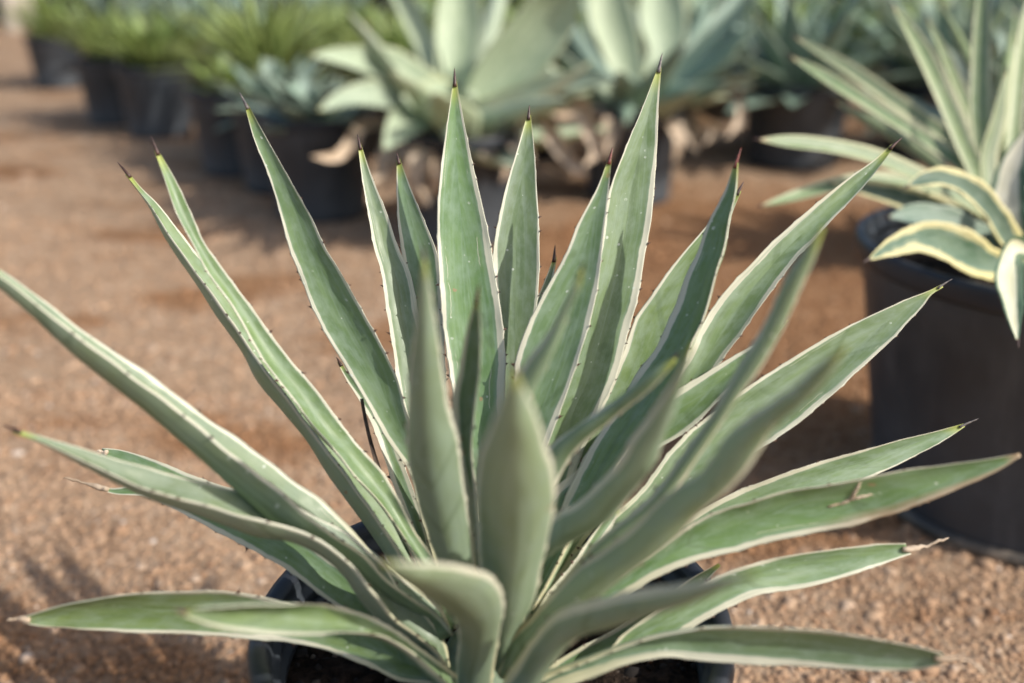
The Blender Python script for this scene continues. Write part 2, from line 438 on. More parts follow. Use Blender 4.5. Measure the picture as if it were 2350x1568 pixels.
def make_pot(cx, cy, r_top, r_bot, h, soil_drop, label, seg=64, wob=0.006, seed=0.0, group=None, inner_rings=True, soil_bits=0):
    root = empty('plant_pot', (cx, cy, 0.0))
    tag(root, label, 'plant pot', group)
    R = lambda z: r_bot + (r_top - r_bot) * z / h
    o = 0.0035
    prof = [(0.0, 0.006), (r_bot * 0.93, 0.006), (r_bot * 0.965, 0.0), (r_bot, 0.004), (R(0.02), 0.02), (R(0.022) - 0.002, 0.024), (R(h * 0.45), h * 0.45)]
    prof += [(R(h - 0.062), h - 0.062), (R(h - 0.058) + 0.0025, h - 0.058), (R(h - 0.030) + 0.0025, h - 0.030)]
    V, F = lathe(prof, seg, cx, cy, 0.0, wob, seed)
    wall = mesh_obj('wall', V, F, M['plastic'], root)
    # rim: rolled lip with stepped inner wall
    rt = r_top
    pr = [(R(h - 0.030) + 0.0025, h - 0.030), (rt + 0.005, h - 0.026), (rt + 0.0065, h - 0.020), (rt + 0.0065, h - 0.006), (rt + 0.005, h - 0.001), (rt + 0.001, h), (rt - 0.004, h - 0.001), (rt - 0.006, h - 0.005)]
    V, F = lathe(pr, seg, cx, cy, 0.0, wob, seed)
    mesh_obj('rim', V, F, M['plastic_rim'], root)
    pi_ = [(rt - 0.006, h - 0.005)]
    z = h - 0.008
    lo = h - soil_drop - 0.03
    k = 0
    while z > lo:
        rr = R(z) - 0.006
        if inner_rings and k % 2: rr -= 0.0035
        pi_.append((rr, z)); pi_.append((rr - 0.0004, z - 0.006))
        z -= 0.0085; k += 1
    V, F = lathe(pi_, seg, cx, cy, 0.0, wob, seed)
    mesh_obj('inner_wall', V, F, M['plastic'], root)
    # soil: uneven mound
    rs = R(h - soil_drop) - 0.004
    rings = 12
    vs = [(cx, cy, h - soil_drop + 0.006)]; fs = []
    for i in range(1, rings + 1):
        for j in range(seg):
            a = 2 * math.pi * j / seg; rr = rs * i / rings
            vs.append((cx + rr * math.cos(a), cy + rr * math.sin(a), h - soil_drop + 0.006 * (1 - (i / rings) ** 2) + random.uniform(-0.0025, 0.0025)))
    for j in range(seg): fs.append((0, 1 + j, 1 + (j + 1) % seg))
    for i in range(rings - 1):
        for j in range(seg):
            a, b = 1 + i * seg + j, 1 + i * seg + (j + 1) % seg
            fs.append((a, a + seg, b + seg, b))
    mesh_obj('soil', vs, fs, M['soil'], root)
    if soil_bits:
        a = rng.uniform(0, 6.283, soil_bits); rr = rs * np.sqrt(rng.uniform(0, 0.96, soil_bits))
        ob = pebbles('soil_crumbs', cx + rr * np.cos(a), cy + rr * np.sin(a), np.full(soil_bits, h - soil_drop + 0.002), 0.001 + 0.0013 * rng.gamma(1.5, 1, soil_bits), np.clip(rng.normal(0.05, 0.12, soil_bits), 0, 1), M['crumb'], root)
        ob["kind"] = 'stuff'
    return root

def crumb_material():
    N = NT('soil_crumb')
    t = N.attr("tint")
    N.l(N.mix(N.ramp(t, 0.0, 0.9), (0.014, 0.010, 0.008), (0.42, 0.33, 0.24)), N.b.inputs["Base Color"])
    N.b.inputs["Roughness"].default_value = 0.95
    return N.m
M['crumb'] = crumb_material()

# ------------------------------------------------------------------ leaves
def hermite(K, s_k, s):
    """cubic through the rows of K at parameters s_k, sampled at s"""
    K = np.asarray(K, float); n = len(s_k)
    m = np.zeros_like(K)
    d = (K[1:] - K[:-1]) / (s_k[1:] - s_k[:-1])[:, None]
    for i in range(n):
        if i == 0: m[i] = d[0]
        elif i == n - 1: m[i] = d[-1]
        else:
            h0, h1 = s_k[i] - s_k[i - 1], s_k[i + 1] - s_k[i]
            m[i] = (d[i - 1] * h1 + d[i] * h0) / (h0 + h1)
    idx = np.clip(np.searchsorted(s_k, s, side='right') - 1, 0, n - 2)
    h = (s_k[idx + 1] - s_k[idx]); t = (s - s_k[idx]) / h
    t2, t3 = t * t, t * t * t
    h = h[:, None]; t = t[:, None]; t2 = t2[:, None]; t3 = t3[:, None]
    return (2 * t3 - 3 * t2 + 1) * K[idx] + (t3 - 2 * t2 + t) * h * m[idx] + (-2 * t3 + 3 * t2) * K[idx + 1] + (t3 - t2) * h * m[idx + 1]

def blade(PL, PR, nrm_hint, hr, thick, teeth=None, wave=0.0, nu=9, seed=0.0, tooth_gap=0.017, ms=1.0, ty=1.0, dryedge=False):
    """closed fleshy blade between two edge curves; nrm_hint(i) says which way the inner face looks"""
    n = len(PL)
    C = (PL + PR) / 2; Sv = (PR - PL) / 2
    T = np.gradient(C, axis=0); T /= np.linalg.norm(T, axis=1)[:, None] + 1e-12
    hw = np.linalg.norm(Sv, axis=1)
    Sn = Sv / (hw[:, None] + 1e-9)
    Nn = np.cross(T, Sn); Nn /= np.linalg.norm(Nn, axis=1)[:, None] + 1e-9
    sg = np.sign((Nn * nrm_hint).sum(1)); 
    sgm = 1.0 if sg.sum() >= 0 else -1.0
    Nn = Nn * sgm
    arc = np.concatenate([[0], np.cumsum(np.linalg.norm(np.diff(C, axis=0), axis=1))])
    L = arc[-1]; along = arc / L
    hr_a = np.interp(along, np.linspace(0, 1, len(hr)), hr) if hasattr(hr, '__len__') else np.full(n, hr)
    th = thick * (0.35 + 0.65 * (1 - along) ** 0.7) * np.minimum(1, hw / (thick * 0.9) + 0.1)
    # tooth positions along each edge
    tpos = [[], []]
    bumpL = np.zeros(n); bumpR = np.zeros(n)
    if teeth:
        for e, b in ((0, bumpL), (1, bumpR)):
            a = 0.05 * L + random.uniform(0, tooth_gap)
            while a < L * 0.93:
                tpos[e].append(a)
                b += np.exp(-((arc - a) / 0.0021) ** 2) * 0.0008 * min(1.0, 1.4 * (1 - a / L) + 0.35)
                a += tooth_gap * random.choice((.35, .6, .8, 1.0, 1.2, 1.5, 1.9))
    un = np.sin(np.linspace(-1, 1, nu) * math.pi / 2)
    wv = wave * (np.sin(arc * 95 + seed) + 0.6 * np.sin(arc * 210 + 2 * seed))
    rows = []; at = {k: [] for k in ("edge", "arc", "along", "u", "ad")}
    dip = 1 - np.abs(un) ** 1.8
    bel = np.sqrt(np.maximum(0, 1 - un ** 2))
    for face in (1, 0):
        us = un if face else un[1:-1][::-1]
        dp = dip if face else dip[1:-1][::-1]; bl = bel if face else bel[1:-1][::-1]
        for k, u in enumerate(us):
            ext = np.where(u < 0, bumpL, bumpR) * abs(u) ** 12
            off = -hr_a * hw * dp[k] + wv * u ** 6 * np.sign(u) * hw / 0.02
            if not face: off = off - th * bl[k]
            rows.append(C + Sn * (u * hw + np.sign(u) * ext)[:, None] + Nn * off[:, None])
            at["edge"].append((1 - abs(u)) * hw); at["arc"].append(arc); at["along"].append(along)
            at["u"].append(np.full(n, u)); at["ad"].append(np.full(n, float(face)))
    m = len(rows)
    V = np.stack(rows, 1).reshape(-1, 3)
    A = {k: np.stack(v, 1).ravel() for k, v in at.items()}
    A["ms"] = np.full(len(V), ms); A["ty"] = np.full(len(V), ty)
    A["dr"] = np.clip((A["u"] - .72) / .12, 0, 1) * np.clip((A["along"] - .55) / .15, 0, 1) + np.clip((A["along"] - .97) / .02, 0, 1) if dryedge else np.zeros(len(V))
    F = []
    for i in range(n - 1):
        for k in range(m):
            q = (k + 1) % m
            F.append((i * m + k, i * m + q, (i + 1) * m + q, (i + 1) * m + k))
    F.append(tuple(range(m - 1, -1, -1))); F.append(tuple((n - 1) * m + k for k in range(m)))
    if sgm < 0: F = [f[::-1] for f in F]
    return V, F, A, dict(C=C, T=T, N=Nn, Sn=Sn, hw=hw, arc=arc, L=L, tpos=tpos, bump=(bumpL, bumpR))

def teeth_mesh(info, size=0.0022):
    V, F = [], []
    for e, sgn in ((0, -1.0), (1, 1.0)):
        for a in info['tpos'][e]:
            f = np.interp(a, info['arc'], np.arange(len(info['arc'])))
            i = int(min(len(info['arc']) - 2, f)); w = f - i
            g = lambda A: A[i] * (1 - w) + A[i + 1] * w
            c, t, nn, s = g(info['C']), g(info['T']), g(info['N']), g(info['Sn'])
            hw = float(g(info['hw']))
            out = s * sgn
            base = c + out * (hw + 0.0003)
            z = size * random.choice((.45, .6, .75, .85, 1.0, 1.15)) * min(1.0, 1.5 * (1 - a / info['L']) + 0.35)
            hook = t * random.choice((1, 1, 1, -0.4)) * z * 0.55
            b = len(V)
            V += [base - t * z * 0.42, base + nn * z * 0.22, base + t * z * 0.42, base - nn * z * 0.22,
                  base + out * z * 0.6 + hook * 0.35 + t * z * 0.12, base + out * z * 0.6 + hook * 0.35 - t * z * 0.12, base + out * z * 1.0 + hook]
            F += [(b, b + 1, b + 5), (b + 1, b + 4, b + 5), (b + 1, b + 2, b + 4), (b + 2, b + 3, b + 4), (b + 3, b + 5, b + 4), (b + 3, b, b + 5), (b + 4, b + 6, b + 5)]
            F += [(b + 5, b + 6, b + 4)]
    return V, F

def tube(pts, radii, n=8):
    pts = np.asarray(pts, float); k = len(pts)
    T = np.gradient(pts, axis=0); T /= np.linalg.norm(T, axis=1)[:, None]
    ref = np.array([0.3, 0.2, 0.93])
    V, F = [], []
    for i in range(k):
        a = np.cross(T[i], ref); a /= np.linalg.norm(a); b = np.cross(T[i], a)
        for j in range(n):
            q = 2 * math.pi * j / n
            V.append(pts[i] + radii[i] * (math.cos(q) * a + math.sin(q) * b))
    for i in range(k - 1):
        for j in range(n):
            F.append((i * n + j, i * n + (j + 1) % n, (i + 1) * n + (j + 1) % n, (i + 1) * n + j))
    F.append(tuple(range(n - 1, -1, -1))); F.append(tuple((k - 1) * n + j for j in range(n)))
    return V, F

def traced_leaf(root, mat, st, d0, d1, face='a', roll=0.0, p=1.0, hr=0.28, thick=0.0055, spine=None, spine_mat='spine', teeth=True,
                n=110, nu=11, wave=0.0006, k=0.72, tooth=0.0027, tip_px=4.0, tooth_gap=0.017, name='leaf', dry=None, spine_r=0.0013, ms=1.0, dryedge=False):
    """st: (lx, ly, rx, ry) pairs from base to tip, last one (x, y). Depth goes d0..d1 (times k metres); roll > 0 turns the right edge away."""
    ms = ms * random.uniform(.75, 1.2)
    s4 = []
    for i, q in enumerate(st):
        if len(q) == 2:
            px, py = (st[i - 1][0] + st[i - 1][2]) / 2, (st[i - 1][1] + st[i - 1][3]) / 2
            dx, dy = q[0] - px, q[1] - py; l = math.hypot(dx, dy)
            s4.append((q[0] + dy / l * tip_px, q[1] - dx / l * tip_px, q[0] - dy / l * tip_px, q[1] + dx / l * tip_px))
        else: s4.append(q)
    s4 = np.array(s4, float)
    c = (s4[:, :2] + s4[:, 2:]) / 2
    s = np.concatenate([[0], np.cumsum(np.hypot(*np.diff(c, axis=0).T))]); s /= s[-1]
    d = (d0 + (d1 - d0) * s ** p) * k
    w = np.hypot(s4[:, 2] - s4[:, 0], s4[:, 3] - s4[:, 1]) * d / FPX
    rl = np.interp(s, np.linspace(0, 1, len(roll)), roll) if hasattr(roll, '__len__') else np.full(len(s), roll)
    dd = w * np.tan(np.radians(rl))
    KL = np.array([P(a[0], a[1], dz - e / 2) for a, dz, e in zip(s4, d, dd)])
    KR = np.array([P(a[2], a[3], dz + e / 2) for a, dz, e in zip(s4, d, dd)])
    ss = np.linspace(0, 1, n)
    ss = ss ** 0.92
    PL, PR = hermite(KL, s, ss), hermite(KR, s, ss)
    hint = CAM - (PL + PR) / 2
    if face == 'b': hint = -hint
    V, F, A, info = blade(PL, PR, hint, hr, thick, teeth, wave, nu, random.uniform(0, 6), tooth_gap, ms, 0.0 if dry or dryedge else 1.0, dryedge)
    o = mesh_obj(name, V, F, M[mat] if isinstance(mat, str) else mat, root, True, A)
    if teeth and info['tpos'][0]:
        tv, tf = teeth_mesh(info, tooth)
        t = mesh_obj('margin_teeth', tv, tf, M['tooth'], o, False)
        t["kind"] = 'stuff'
    C, T = info['C'], info['T']
    if spine:
        a = C[-1] - T[-1] * 0.004
        e = P(spine[0], spine[1], d[-1] + (d[-1] - d[-2]) * 0.1)
        r0 = spine_r
        ts = np.linspace(0, 1, 7)
        mid = (a + e) / 2 + np.array([0, 0, 0.0006])
        pts = [(1 - t) ** 2 * a + 2 * t * (1 - t) * mid + t * t * e for t in ts]
        V, F = tube(pts, [r0 * (1 - t) ** 0.8 + 0.00012 for t in ts], 8)
        mesh_obj('spine', V, F, M[spine_mat], o)
    if dry:
        a = C[-1] - T[-1] * 0.004
        pts = [a] + [P(x, y, d[-1]) for x, y in dry]
        K = np.array(pts); sk = np.linspace(0, 1, len(K)); q = np.linspace(0, 1, 16)
        pts = hermite(K, sk, q)
        pts = pts + rng.normal(0, 0.00025, pts.shape)
        V, F = tube(pts, [0.0018 * (1 - t) ** 0.6 * (0.75 + 0.35 * math.sin(9 * t)) + 0.0002 for t in q], 7)
        mesh_obj('dry_tip', V, F, M['dry'], o)
    return o

# ================================================================== the main pot and its agave
make_pot(MAIN_C[0], MAIN_C[1], 0.1425, 0.116, 0.27, 0.045, 'black plastic pot in the foreground holding the large cream-edged agave', seg=96, wob=0.004, soil_bits=900)

agave = empty('agave_plant', (MAIN_C[0], MAIN_C[1], 0.225))
tag(agave, 'large sharp-leaved agave with cream leaf edges, in the foreground pot', 'agave')
A_ = lambda **kw: traced_leaf(agave, 'agave', **kw)

# --- upright leaves at the back
A_(st=[(1095, 1490, 1150, 1490), (1085, 1300, 1150, 1300), (1060, 1050, 1152, 1050), (1038, 895, 1159, 895), (1028, 832, 1160, 832), (1015, 738, 1153, 738), (1008, 645, 1139, 645), (1003, 561, 1126, 561), (1004, 467, 1106, 467), (1013, 373, 1084, 373), (1031, 248, 1059, 248), (1044, 186)],
   d0=.90, d1=.935, spine=(1043, 156), hr=.22)
A_(st=[(1130, 1470, 1190, 1470), (1190, 1250, 1260, 1250), (1240, 1020, 1345, 1020), (1262, 942, 1378, 942), (1295, 863, 1415, 863), (1325, 770, 1440, 770), (1350, 676, 1465, 676), (1372, 582, 1481, 582), (1386, 508, 1494, 508), (1399, 436, 1501, 436), (1434, 342, 1508, 342), (1474, 248, 1511, 248), (1514, 154)],
   d0=.90, d1=.94, spine=(1520, 122), hr=.2, roll=8, spine_mat='spine_grey')
A_(st=[(1125, 1470, 1160, 1470), (1140, 1250, 1195, 1270), (1165, 1000, 1262, 1010), (1179, 880, 1304, 895), (1184, 817, 1332, 812), (1215, 738, 1356, 732), (1263, 645, 1374, 645), (1298, 582, 1381, 582), (1326, 514, 1389, 510), (1368, 436, 1397, 436), (1400, 364)],
   d0=.88, d1=.905, spine=(1406, 339), hr=.22, roll=-12, spine_mat='spine_red')
A_(st=[(1125, 1450, 1175, 1450), (1140, 1000, 1215, 1000), (1137, 780, 1226, 780), (1134, 707, 1232, 707), (1131, 613, 1238, 613), (1131, 582, 1238, 582), (1145, 498, 1236, 498), (1159, 436, 1232, 436), (1187, 342, 1226, 342), (1214, 263)],
   d0=.92, d1=.985, spine=(1215, 240), hr=.25)
A_(st=[(1060, 1440, 1100, 1440), (960, 1150, 1020, 1150), (928, 957, 995, 957), (914, 895, 985, 895), (902, 801, 975, 801), (886, 707, 958, 707), (872, 613, 936, 613), (861, 580, 919, 580), (846, 498, 891, 498), (830, 404, 853, 404), (825, 332)],
   d0=.90, d1=.98, spine=(820, 308), hr=.35, roll=15)
A_(st=[(1080, 1400, 1110, 1400), (980, 1000, 1030, 1000), (945, 800, 1020, 800), (930, 660, 1012, 660), (922, 582, 1003, 582), (913, 514, 977, 514), (910, 436, 944, 436), (914, 365)],
   d0=.92, d1=.99, spine=(910, 350), hr=.25, roll=-10)
A_(st=[(1040, 1430, 1075, 1430), (1000, 1300, 1045, 1290), (964, 1178, 1020, 1160), (933, 1072, 985, 1072), (895, 1020, 960, 1010), (860, 957, 937, 957), (805, 863, 910, 863), (767, 801, 880, 801), (717, 707, 828, 707), (680, 613, 775, 613), (667, 580, 753, 580), (644, 498, 714, 498), (616, 404, 661, 404), (580, 311, 608, 311), (564, 238)],
   d0=.88, d1=.93, spine=(549, 212), hr=.28, roll=-14, spine_mat='spine_grey')
# --- left fan
A_(st=[(1030, 1440, 1060, 1430), (963, 1294, 1006, 1297), (919, 1221, 957, 1225), (869, 1150, 919, 1153), (813, 1090, 878, 1084), (775, 1041, 838, 1039), (722, 979, 803, 998), (672, 914, 735, 907), (603, 826, 657, 813), (532, 701, 572, 698), (469, 613, 503, 604), (438, 551, 466, 551), (409, 498, 440, 492), (375, 404, 396, 400), (357, 343)],
   d0=.86, d1=.86, spine=(345, 311), hr=.45, roll=34, ms=.55)
A_(st=[(1025, 1445, 1050, 1440), (955, 1330, 990, 1320), (870, 1190, 905, 1180), (768, 1052, 800, 1040), (722, 990, 745, 980), (672, 925, 700, 915), (603, 838, 640, 825), (578, 800, 600, 780), (507, 701, 540, 690), (460, 635, 490, 625), (414, 573, 445, 573), (383, 530, 412, 530), (345, 470, 360, 466), (317, 436, 325, 432), (291, 397)],
   d0=.87, d1=.93, spine=(269, 372), hr=.72, roll=[60, 72, 72, 66, 50], thick=.005, ms=.55)
A_(st=[(1044, 1456, 1030, 1428), (1010, 1415, 1016, 1400), (957, 1378, 972, 1362), (888, 1328, 905, 1312), (847, 1284, 868, 1280), (819, 1262, 840, 1250), (775, 1231, 806, 1214), (728, 1197, 760, 1168), (681, 1159, 715, 1130), (590, 1085, 619, 1059), (465, 985, 490, 968), (365, 906, 385, 890), (270, 836, 290, 824), (185, 776, 200, 764), (90, 700, 100, 690), (0, 632, 8, 624), (-60, 590)],
   d0=.84, d1=.74, hr=.85, roll=[62, 75, 76, 77, 77, 75], thick=.0055, ms=.38, tooth_gap=.02)
A_(st=[(1041, 1562, 1035, 1530), (1010, 1500, 1020, 1470), (963, 1459, 985, 1420), (900, 1412, 930, 1365), (860, 1359, 890, 1310), (819, 1306, 850, 1270), (775, 1265, 800, 1225), (681, 1215, 715, 1180), (594, 1190, 650, 1150), (500, 1165, 545, 1125), (438, 1149, 470, 1106), (344, 1122, 375, 1084), (266, 1090, 290, 1060), (170, 1046, 180, 1026), (85, 1010, 90, 1000), (30, 988)],
   d0=.83, d1=.74, hr=.75, roll=[58, 66, 64, 60, 52], thick=.006, ms=.5, spine=(2, 974), tooth_gap=.02)
A_(st=[(1020, 1560, 1010, 1500), (900, 1470, 910, 1410), (775, 1392, 800, 1310), (728, 1360, 760, 1280), (666, 1313, 700, 1235), (590, 1268, 620, 1195), (500, 1222, 525, 1160), (406, 1172, 420, 1130), (330, 1140, 335, 1112), (250, 1131, 252, 1120), (236, 1122)],
   d0=.85, d1=.90, hr=.3, roll=20, dry=[(205, 1112), (180, 1105), (146, 1097)])
A_(st=[(1015, 1490, 1020, 1460), (900, 1350, 910, 1310), (770, 1260, 780, 1215), (640, 1205, 645, 1166), (578, 1178, 580, 1138), (512, 1158, 514, 1116), (437, 1125, 440, 1090), (343, 1085, 346, 1053), (265, 1062, 268, 1031), (232, 1045, 234, 1028)],
   d0=.87, d1=.92, hr=.3, roll=35, dry=[(224, 1034)], tip_px=10)
A_(st=[(1010, 1575, 1000, 1535), (925, 1566, 955, 1500), (850, 1532, 870, 1440), (775, 1502, 780, 1405), (700, 1482, 700, 1392), (600, 1469, 602, 1372), (500, 1461, 520, 1358), (350, 1454, 390, 1359), (200, 1446, 280, 1367), (110, 1440, 150, 1388), (52, 1424)],
   d0=.83, d1=.80, hr=.22, roll=-22, ms=.8, dry=[(34, 1421), (16, 1424)], tooth=.0028, tip_px=7)
A_(st=[(1052, 1590, 1062, 1560), (1000, 1542, 1010, 1520), (940, 1492, 955, 1480), (875, 1457, 905, 1445), (800, 1452, 850, 1416), (725, 1457, 775, 1392), (600, 1456, 690, 1388), (520, 1444, 600, 1391), (450, 1425, 490, 1396), (410, 1405)],
   d0=.81, d1=.64, hr=.65, roll=[64, 58, 36, 15, 5], thick=.006, ms=.5, spine=(395, 1400), tooth=.0028)
# --- blurred leaves reaching towards the camera
A_(st=[(1048, 1590, 1128, 1590), (1049, 1515, 1134, 1537), (1052, 1453, 1147, 1453), (1038, 1409, 1156, 1390), (994, 1375, 1148, 1346), (960, 1352, 1119, 1316), (931, 1328, 1056, 1297), (905, 1310, 962, 1290), (880, 1292)],
   d0=.80, d1=.52, face='b', hr=.25, thick=.008, spine=(862, 1285), p=1.3, tooth=.0024)
A_(st=[(1130, 1520, 1170, 1520), (1122, 1450, 1180, 1445), (1112, 1375, 1225, 1375), (1100, 1296, 1244, 1297), (1094, 1200, 1268, 1187), (1091, 1120, 1275, 1110), (1097, 1060, 1268, 1060), (1110, 1015, 1252, 1015), (1130, 967, 1238, 967), (1150, 915, 1215, 915), (1184, 855)],
   d0=.81, d1=.52, face='b', hr=.3, thick=.010, spine=(1186, 820))
A_(st=[(1062, 1450, 1110, 1450), (1010, 1297, 1094, 1309), (981, 1218, 1079, 1203), (955, 1130, 1069, 1131), (938, 1060, 1058, 1050), (934, 990, 1047, 985), (935, 957, 1038, 957), (939, 863, 1020, 863), (950, 770, 1006, 770), (959, 676, 991, 676), (974, 596)],
   d0=.84, d1=.61, face='b', hr=.4, thick=.008, spine=(970, 562), roll=-12)
A_(st=[(1088, 1420, 1110, 1420), (1066, 1130, 1090, 1130), (1045, 1020, 1082, 1020), (1037, 957, 1088, 957), (1041, 895, 1096, 895), (1050, 863, 1100, 863), (1062, 801, 1102, 801), (1075, 738, 1102, 738), (1095, 682)],
   d0=.86, d1=.70, hr=.5, roll=-30, spine=(1099, 652))
A_(st=[(1128, 1450, 1160, 1450), (1138, 1200, 1185, 1200), (1150, 1000, 1205, 1000), (1170, 895, 1226, 895), (1207, 832, 1260, 832), (1254, 770, 1288, 770), (1290, 707, 1310, 707), (1318, 652, 1334, 652), (1334, 620)],
   d0=.82, d1=.63, face='b', hr=.35, spine=(1342, 602))
A_(st=[(1160, 1420, 1200, 1420), (1170, 1230, 1240, 1230), (1230, 1080, 1270, 1130), (1276, 1014, 1313, 1045), (1326, 976, 1338, 1020), (1376, 942, 1401, 967), (1451, 888, 1446, 932), (1507, 842, 1500, 888), (1535, 826, 1540, 844), (1551, 824)],
   d0=.82, d1=.69, face='b', hr=.3, spine=(1560, 808))
A_(st=[(1180, 1420, 1205, 1420), (1225, 1260, 1257, 1278), (1276, 1184, 1332, 1231), (1332, 1147, 1404, 1187), (1388, 1093, 1451, 1134), (1429, 1041, 1512, 1041), (1451, 1001, 1526, 995), (1485, 957, 1545, 948), (1523, 904, 1562, 888), (1557, 851, 1577, 838), (1590, 790)],
   d0=.81, d1=.575, face='b', hr=.3, thick=.008)
A_(st=[(1195, 1470, 1225, 1470), (1340, 1270, 1370, 1290), (1500, 1130, 1530, 1150), (1582, 1020, 1616, 1030), (1629, 954, 1664, 957), (1667, 888, 1706, 895), (1703, 827, 1742, 851), (1738, 770, 1779, 789), (1769, 711, 1810, 727), (1809, 624, 1842, 655), (1840, 580, 1868, 598), (1890, 522)],
   d0=.81, d1=.63, face='b', hr=.3)
A_(st=[(1140, 1540, 1170, 1540), (1170, 1465, 1250, 1450), (1217, 1415, 1300, 1408), (1263, 1365, 1363, 1372), (1326, 1303, 1404, 1343), (1388, 1259, 1451, 1309), (1451, 1209, 1539, 1240), (1554, 1118, 1607, 1178), (1607, 1084, 1651, 1143), (1672, 996, 1717, 1078), (1725, 952, 1781, 977), (1803, 899, 1850, 920), (1881, 833, 1912, 852), (1945, 790)],
   d0=.80, d1=.55, face='b', hr=.28, thick=.008)
A_(st=[(1140, 1590, 1225, 1590), (1175, 1531, 1255, 1536), (1225, 1461, 1290, 1497), (1275, 1407, 1330, 1460), (1350, 1380, 1415, 1432), (1450, 1356, 1500, 1407), (1550, 1341, 1600, 1377), (1650, 1327, 1675, 1343), (1735, 1318)],
   d0=.77, d1=.52, face='b', hr=.25, thick=.008, tooth=.0026)
# --- right fan
A_(st=[(1170, 1400, 1220, 1400), (1280, 1180, 1340, 1180), (1370, 1000, 1460, 1000), (1432, 910, 1529, 910), (1457, 863, 1557, 863), (1501, 801, 1582, 801), (1548, 707, 1620, 707), (1582, 613, 1646, 613), (1598, 580, 1659, 580), (1624, 514, 1670, 514), (1664, 436, 1687, 436), (1689, 372)],
   d0=.86, d1=.86, hr=.38, roll=-54, spine=(1701, 339), spine_mat='spine_red')
A_(st=[(1165, 1390, 1215, 1390), (1270, 1120, 1350, 1120), (1340, 1000, 1430, 1000), (1392, 900, 1520, 905), (1425, 820, 1570, 830), (1463, 720, 1615, 735), (1498, 673, 1632, 657), (1529, 629, 1650, 610), (1564, 585, 1660, 570), (1606, 536, 1670, 545), (1645, 490, 1678, 498), (1698, 437)],
   d0=.90, d1=.945, hr=.22, roll=-10, spine=(1707, 417))
A_(st=[(1180, 1400, 1230, 1410), (1290, 1220, 1350, 1230), (1400, 1080, 1460, 1080), (1500, 930, 1575, 940), (1586, 801, 1665, 815), (1604, 760, 1700, 768), (1626, 720, 1725, 732), (1682, 648, 1768, 672), (1726, 604, 1800, 628), (1764, 563, 1830, 590), (1823, 510, 1870, 549), (1881, 461, 1912, 502), (1949, 407, 1966, 446), (2003, 369, 2012, 392), (2050, 333)],
   d0=.88, d1=.93, hr=.42, roll=-14, spine=(2072, 315))
A_(st=[(1200, 1380, 1230, 1390), (1225, 1240, 1260, 1280), (1276, 1118, 1300, 1170), (1326, 1078, 1360, 1125), (1345, 1041, 1420, 1080), (1389, 1004, 1480, 1050), (1445, 960, 1532, 1016), (1492, 932, 1576, 989), (1570, 885, 1620, 950), (1626, 851, 1660, 906), (1664, 829, 1712, 853), (1742, 782, 1762, 800), (1806, 733)],
   d0=.87, d1=.90, hr=.32, roll=-30, spine=(1812, 725), spine_mat='spine_red')
A_(st=[(1180, 1450, 1210, 1460), (1230, 1380, 1290, 1390), (1330, 1260, 1400, 1310), (1398, 1193, 1470, 1255), (1438, 1156, 1530, 1195), (1476, 1118, 1590, 1140), (1532, 1041, 1660, 1090), (1616, 961, 1785, 1004), (1672, 920, 1835, 970), (1719, 886, 1878, 933), (1769, 853, 1919, 899), (1831, 814, 1965, 855), (1897, 775, 2010, 815), (1966, 739, 2055, 772), (2044, 703, 2085, 738), (2090, 683, 2118, 703), (2132, 667, 2139, 676), (2163, 656)],
   d0=.86, d1=.925, hr=.25, roll=-6, spine=(2186, 640), spine_mat='spine_grey', spine_r=.0008)
A_(st=[(1185, 1460, 1215, 1475), (1250, 1420, 1290, 1440), (1450, 1270, 1470, 1330), (1560, 1205, 1620, 1250), (1616, 1168, 1690, 1215), (1678, 1134, 1760, 1190), (1747, 1106, 1840, 1160), (1816, 1081, 1910, 1135), (1910, 1052, 2003, 1093), (1978, 1034, 2054, 1071), (2057, 1012, 2132, 1030), (2147, 990, 2180, 1003), (2213, 976)],
   d0=.85, d1=.925, hr=.22, roll=8, spine=(2246, 961), spine_mat='spine_grey', spine_r=.0009)
torn = A_(st=[(1180, 1500, 1215, 1520), (1250, 1440, 1280, 1470), (1400, 1340, 1440, 1365), (1513, 1259, 1540, 1310), (1545, 1234, 1590, 1290), (1601, 1197, 1690, 1265), (1660, 1168, 1750, 1250), (1710, 1156, 1835, 1231), (1772, 1137, 1928, 1212), (1850, 1121, 2000, 1195), (1928, 1108, 2054, 1181), (2047, 1084, 2116, 1156), (2163, 1068, 2210, 1118), (2279, 1052, 2300, 1076), (2342, 1044)],
   d0=.83, d1=.78, hr=.22, roll=14, tooth=.0026, dryedge=True)
for path, w_ in (([(1974, 1106), (1962, 1128), (1946, 1149), (1900, 1163)], 9), ([(1956, 1146), (1975, 1140), (2002, 1134)], 7)):
    K = np.array([P(x, y, .56) for x, y in path]); q = np.linspace(0, 1, 22)
    pts = hermite(K, np.linspace(0, 1, len(K)), q)
    bv = BVHTree.FromPolygons([v.co + agave.location for v in torn.data.vertices], [tuple(p.vertices) for p in torn.data.polygons])
    out = []
    for p_ in pts:
        ray = Vector((p_ - CAM).tolist()).normalized()
        hit = bv.ray_cast(Vector(CAM.tolist()), ray)
        if hit[0] is not None: out.append(np.array(hit[0]) - np.array(ray) * -.0002)
    if len(out) < 4: continue
    q = np.linspace(0, 1, len(out))
    V, F = tube(np.array(out) + rng.normal(0, .0002, (len(out), 3)), [w_ * .56 / FPX * (.45 + .5 * math.sin(3.1 * t + .2) ** 2 + random.uniform(0, .2)) * .6 for t in q], 8)
    mesh_obj('scar', V, F, M['dry'], torn)
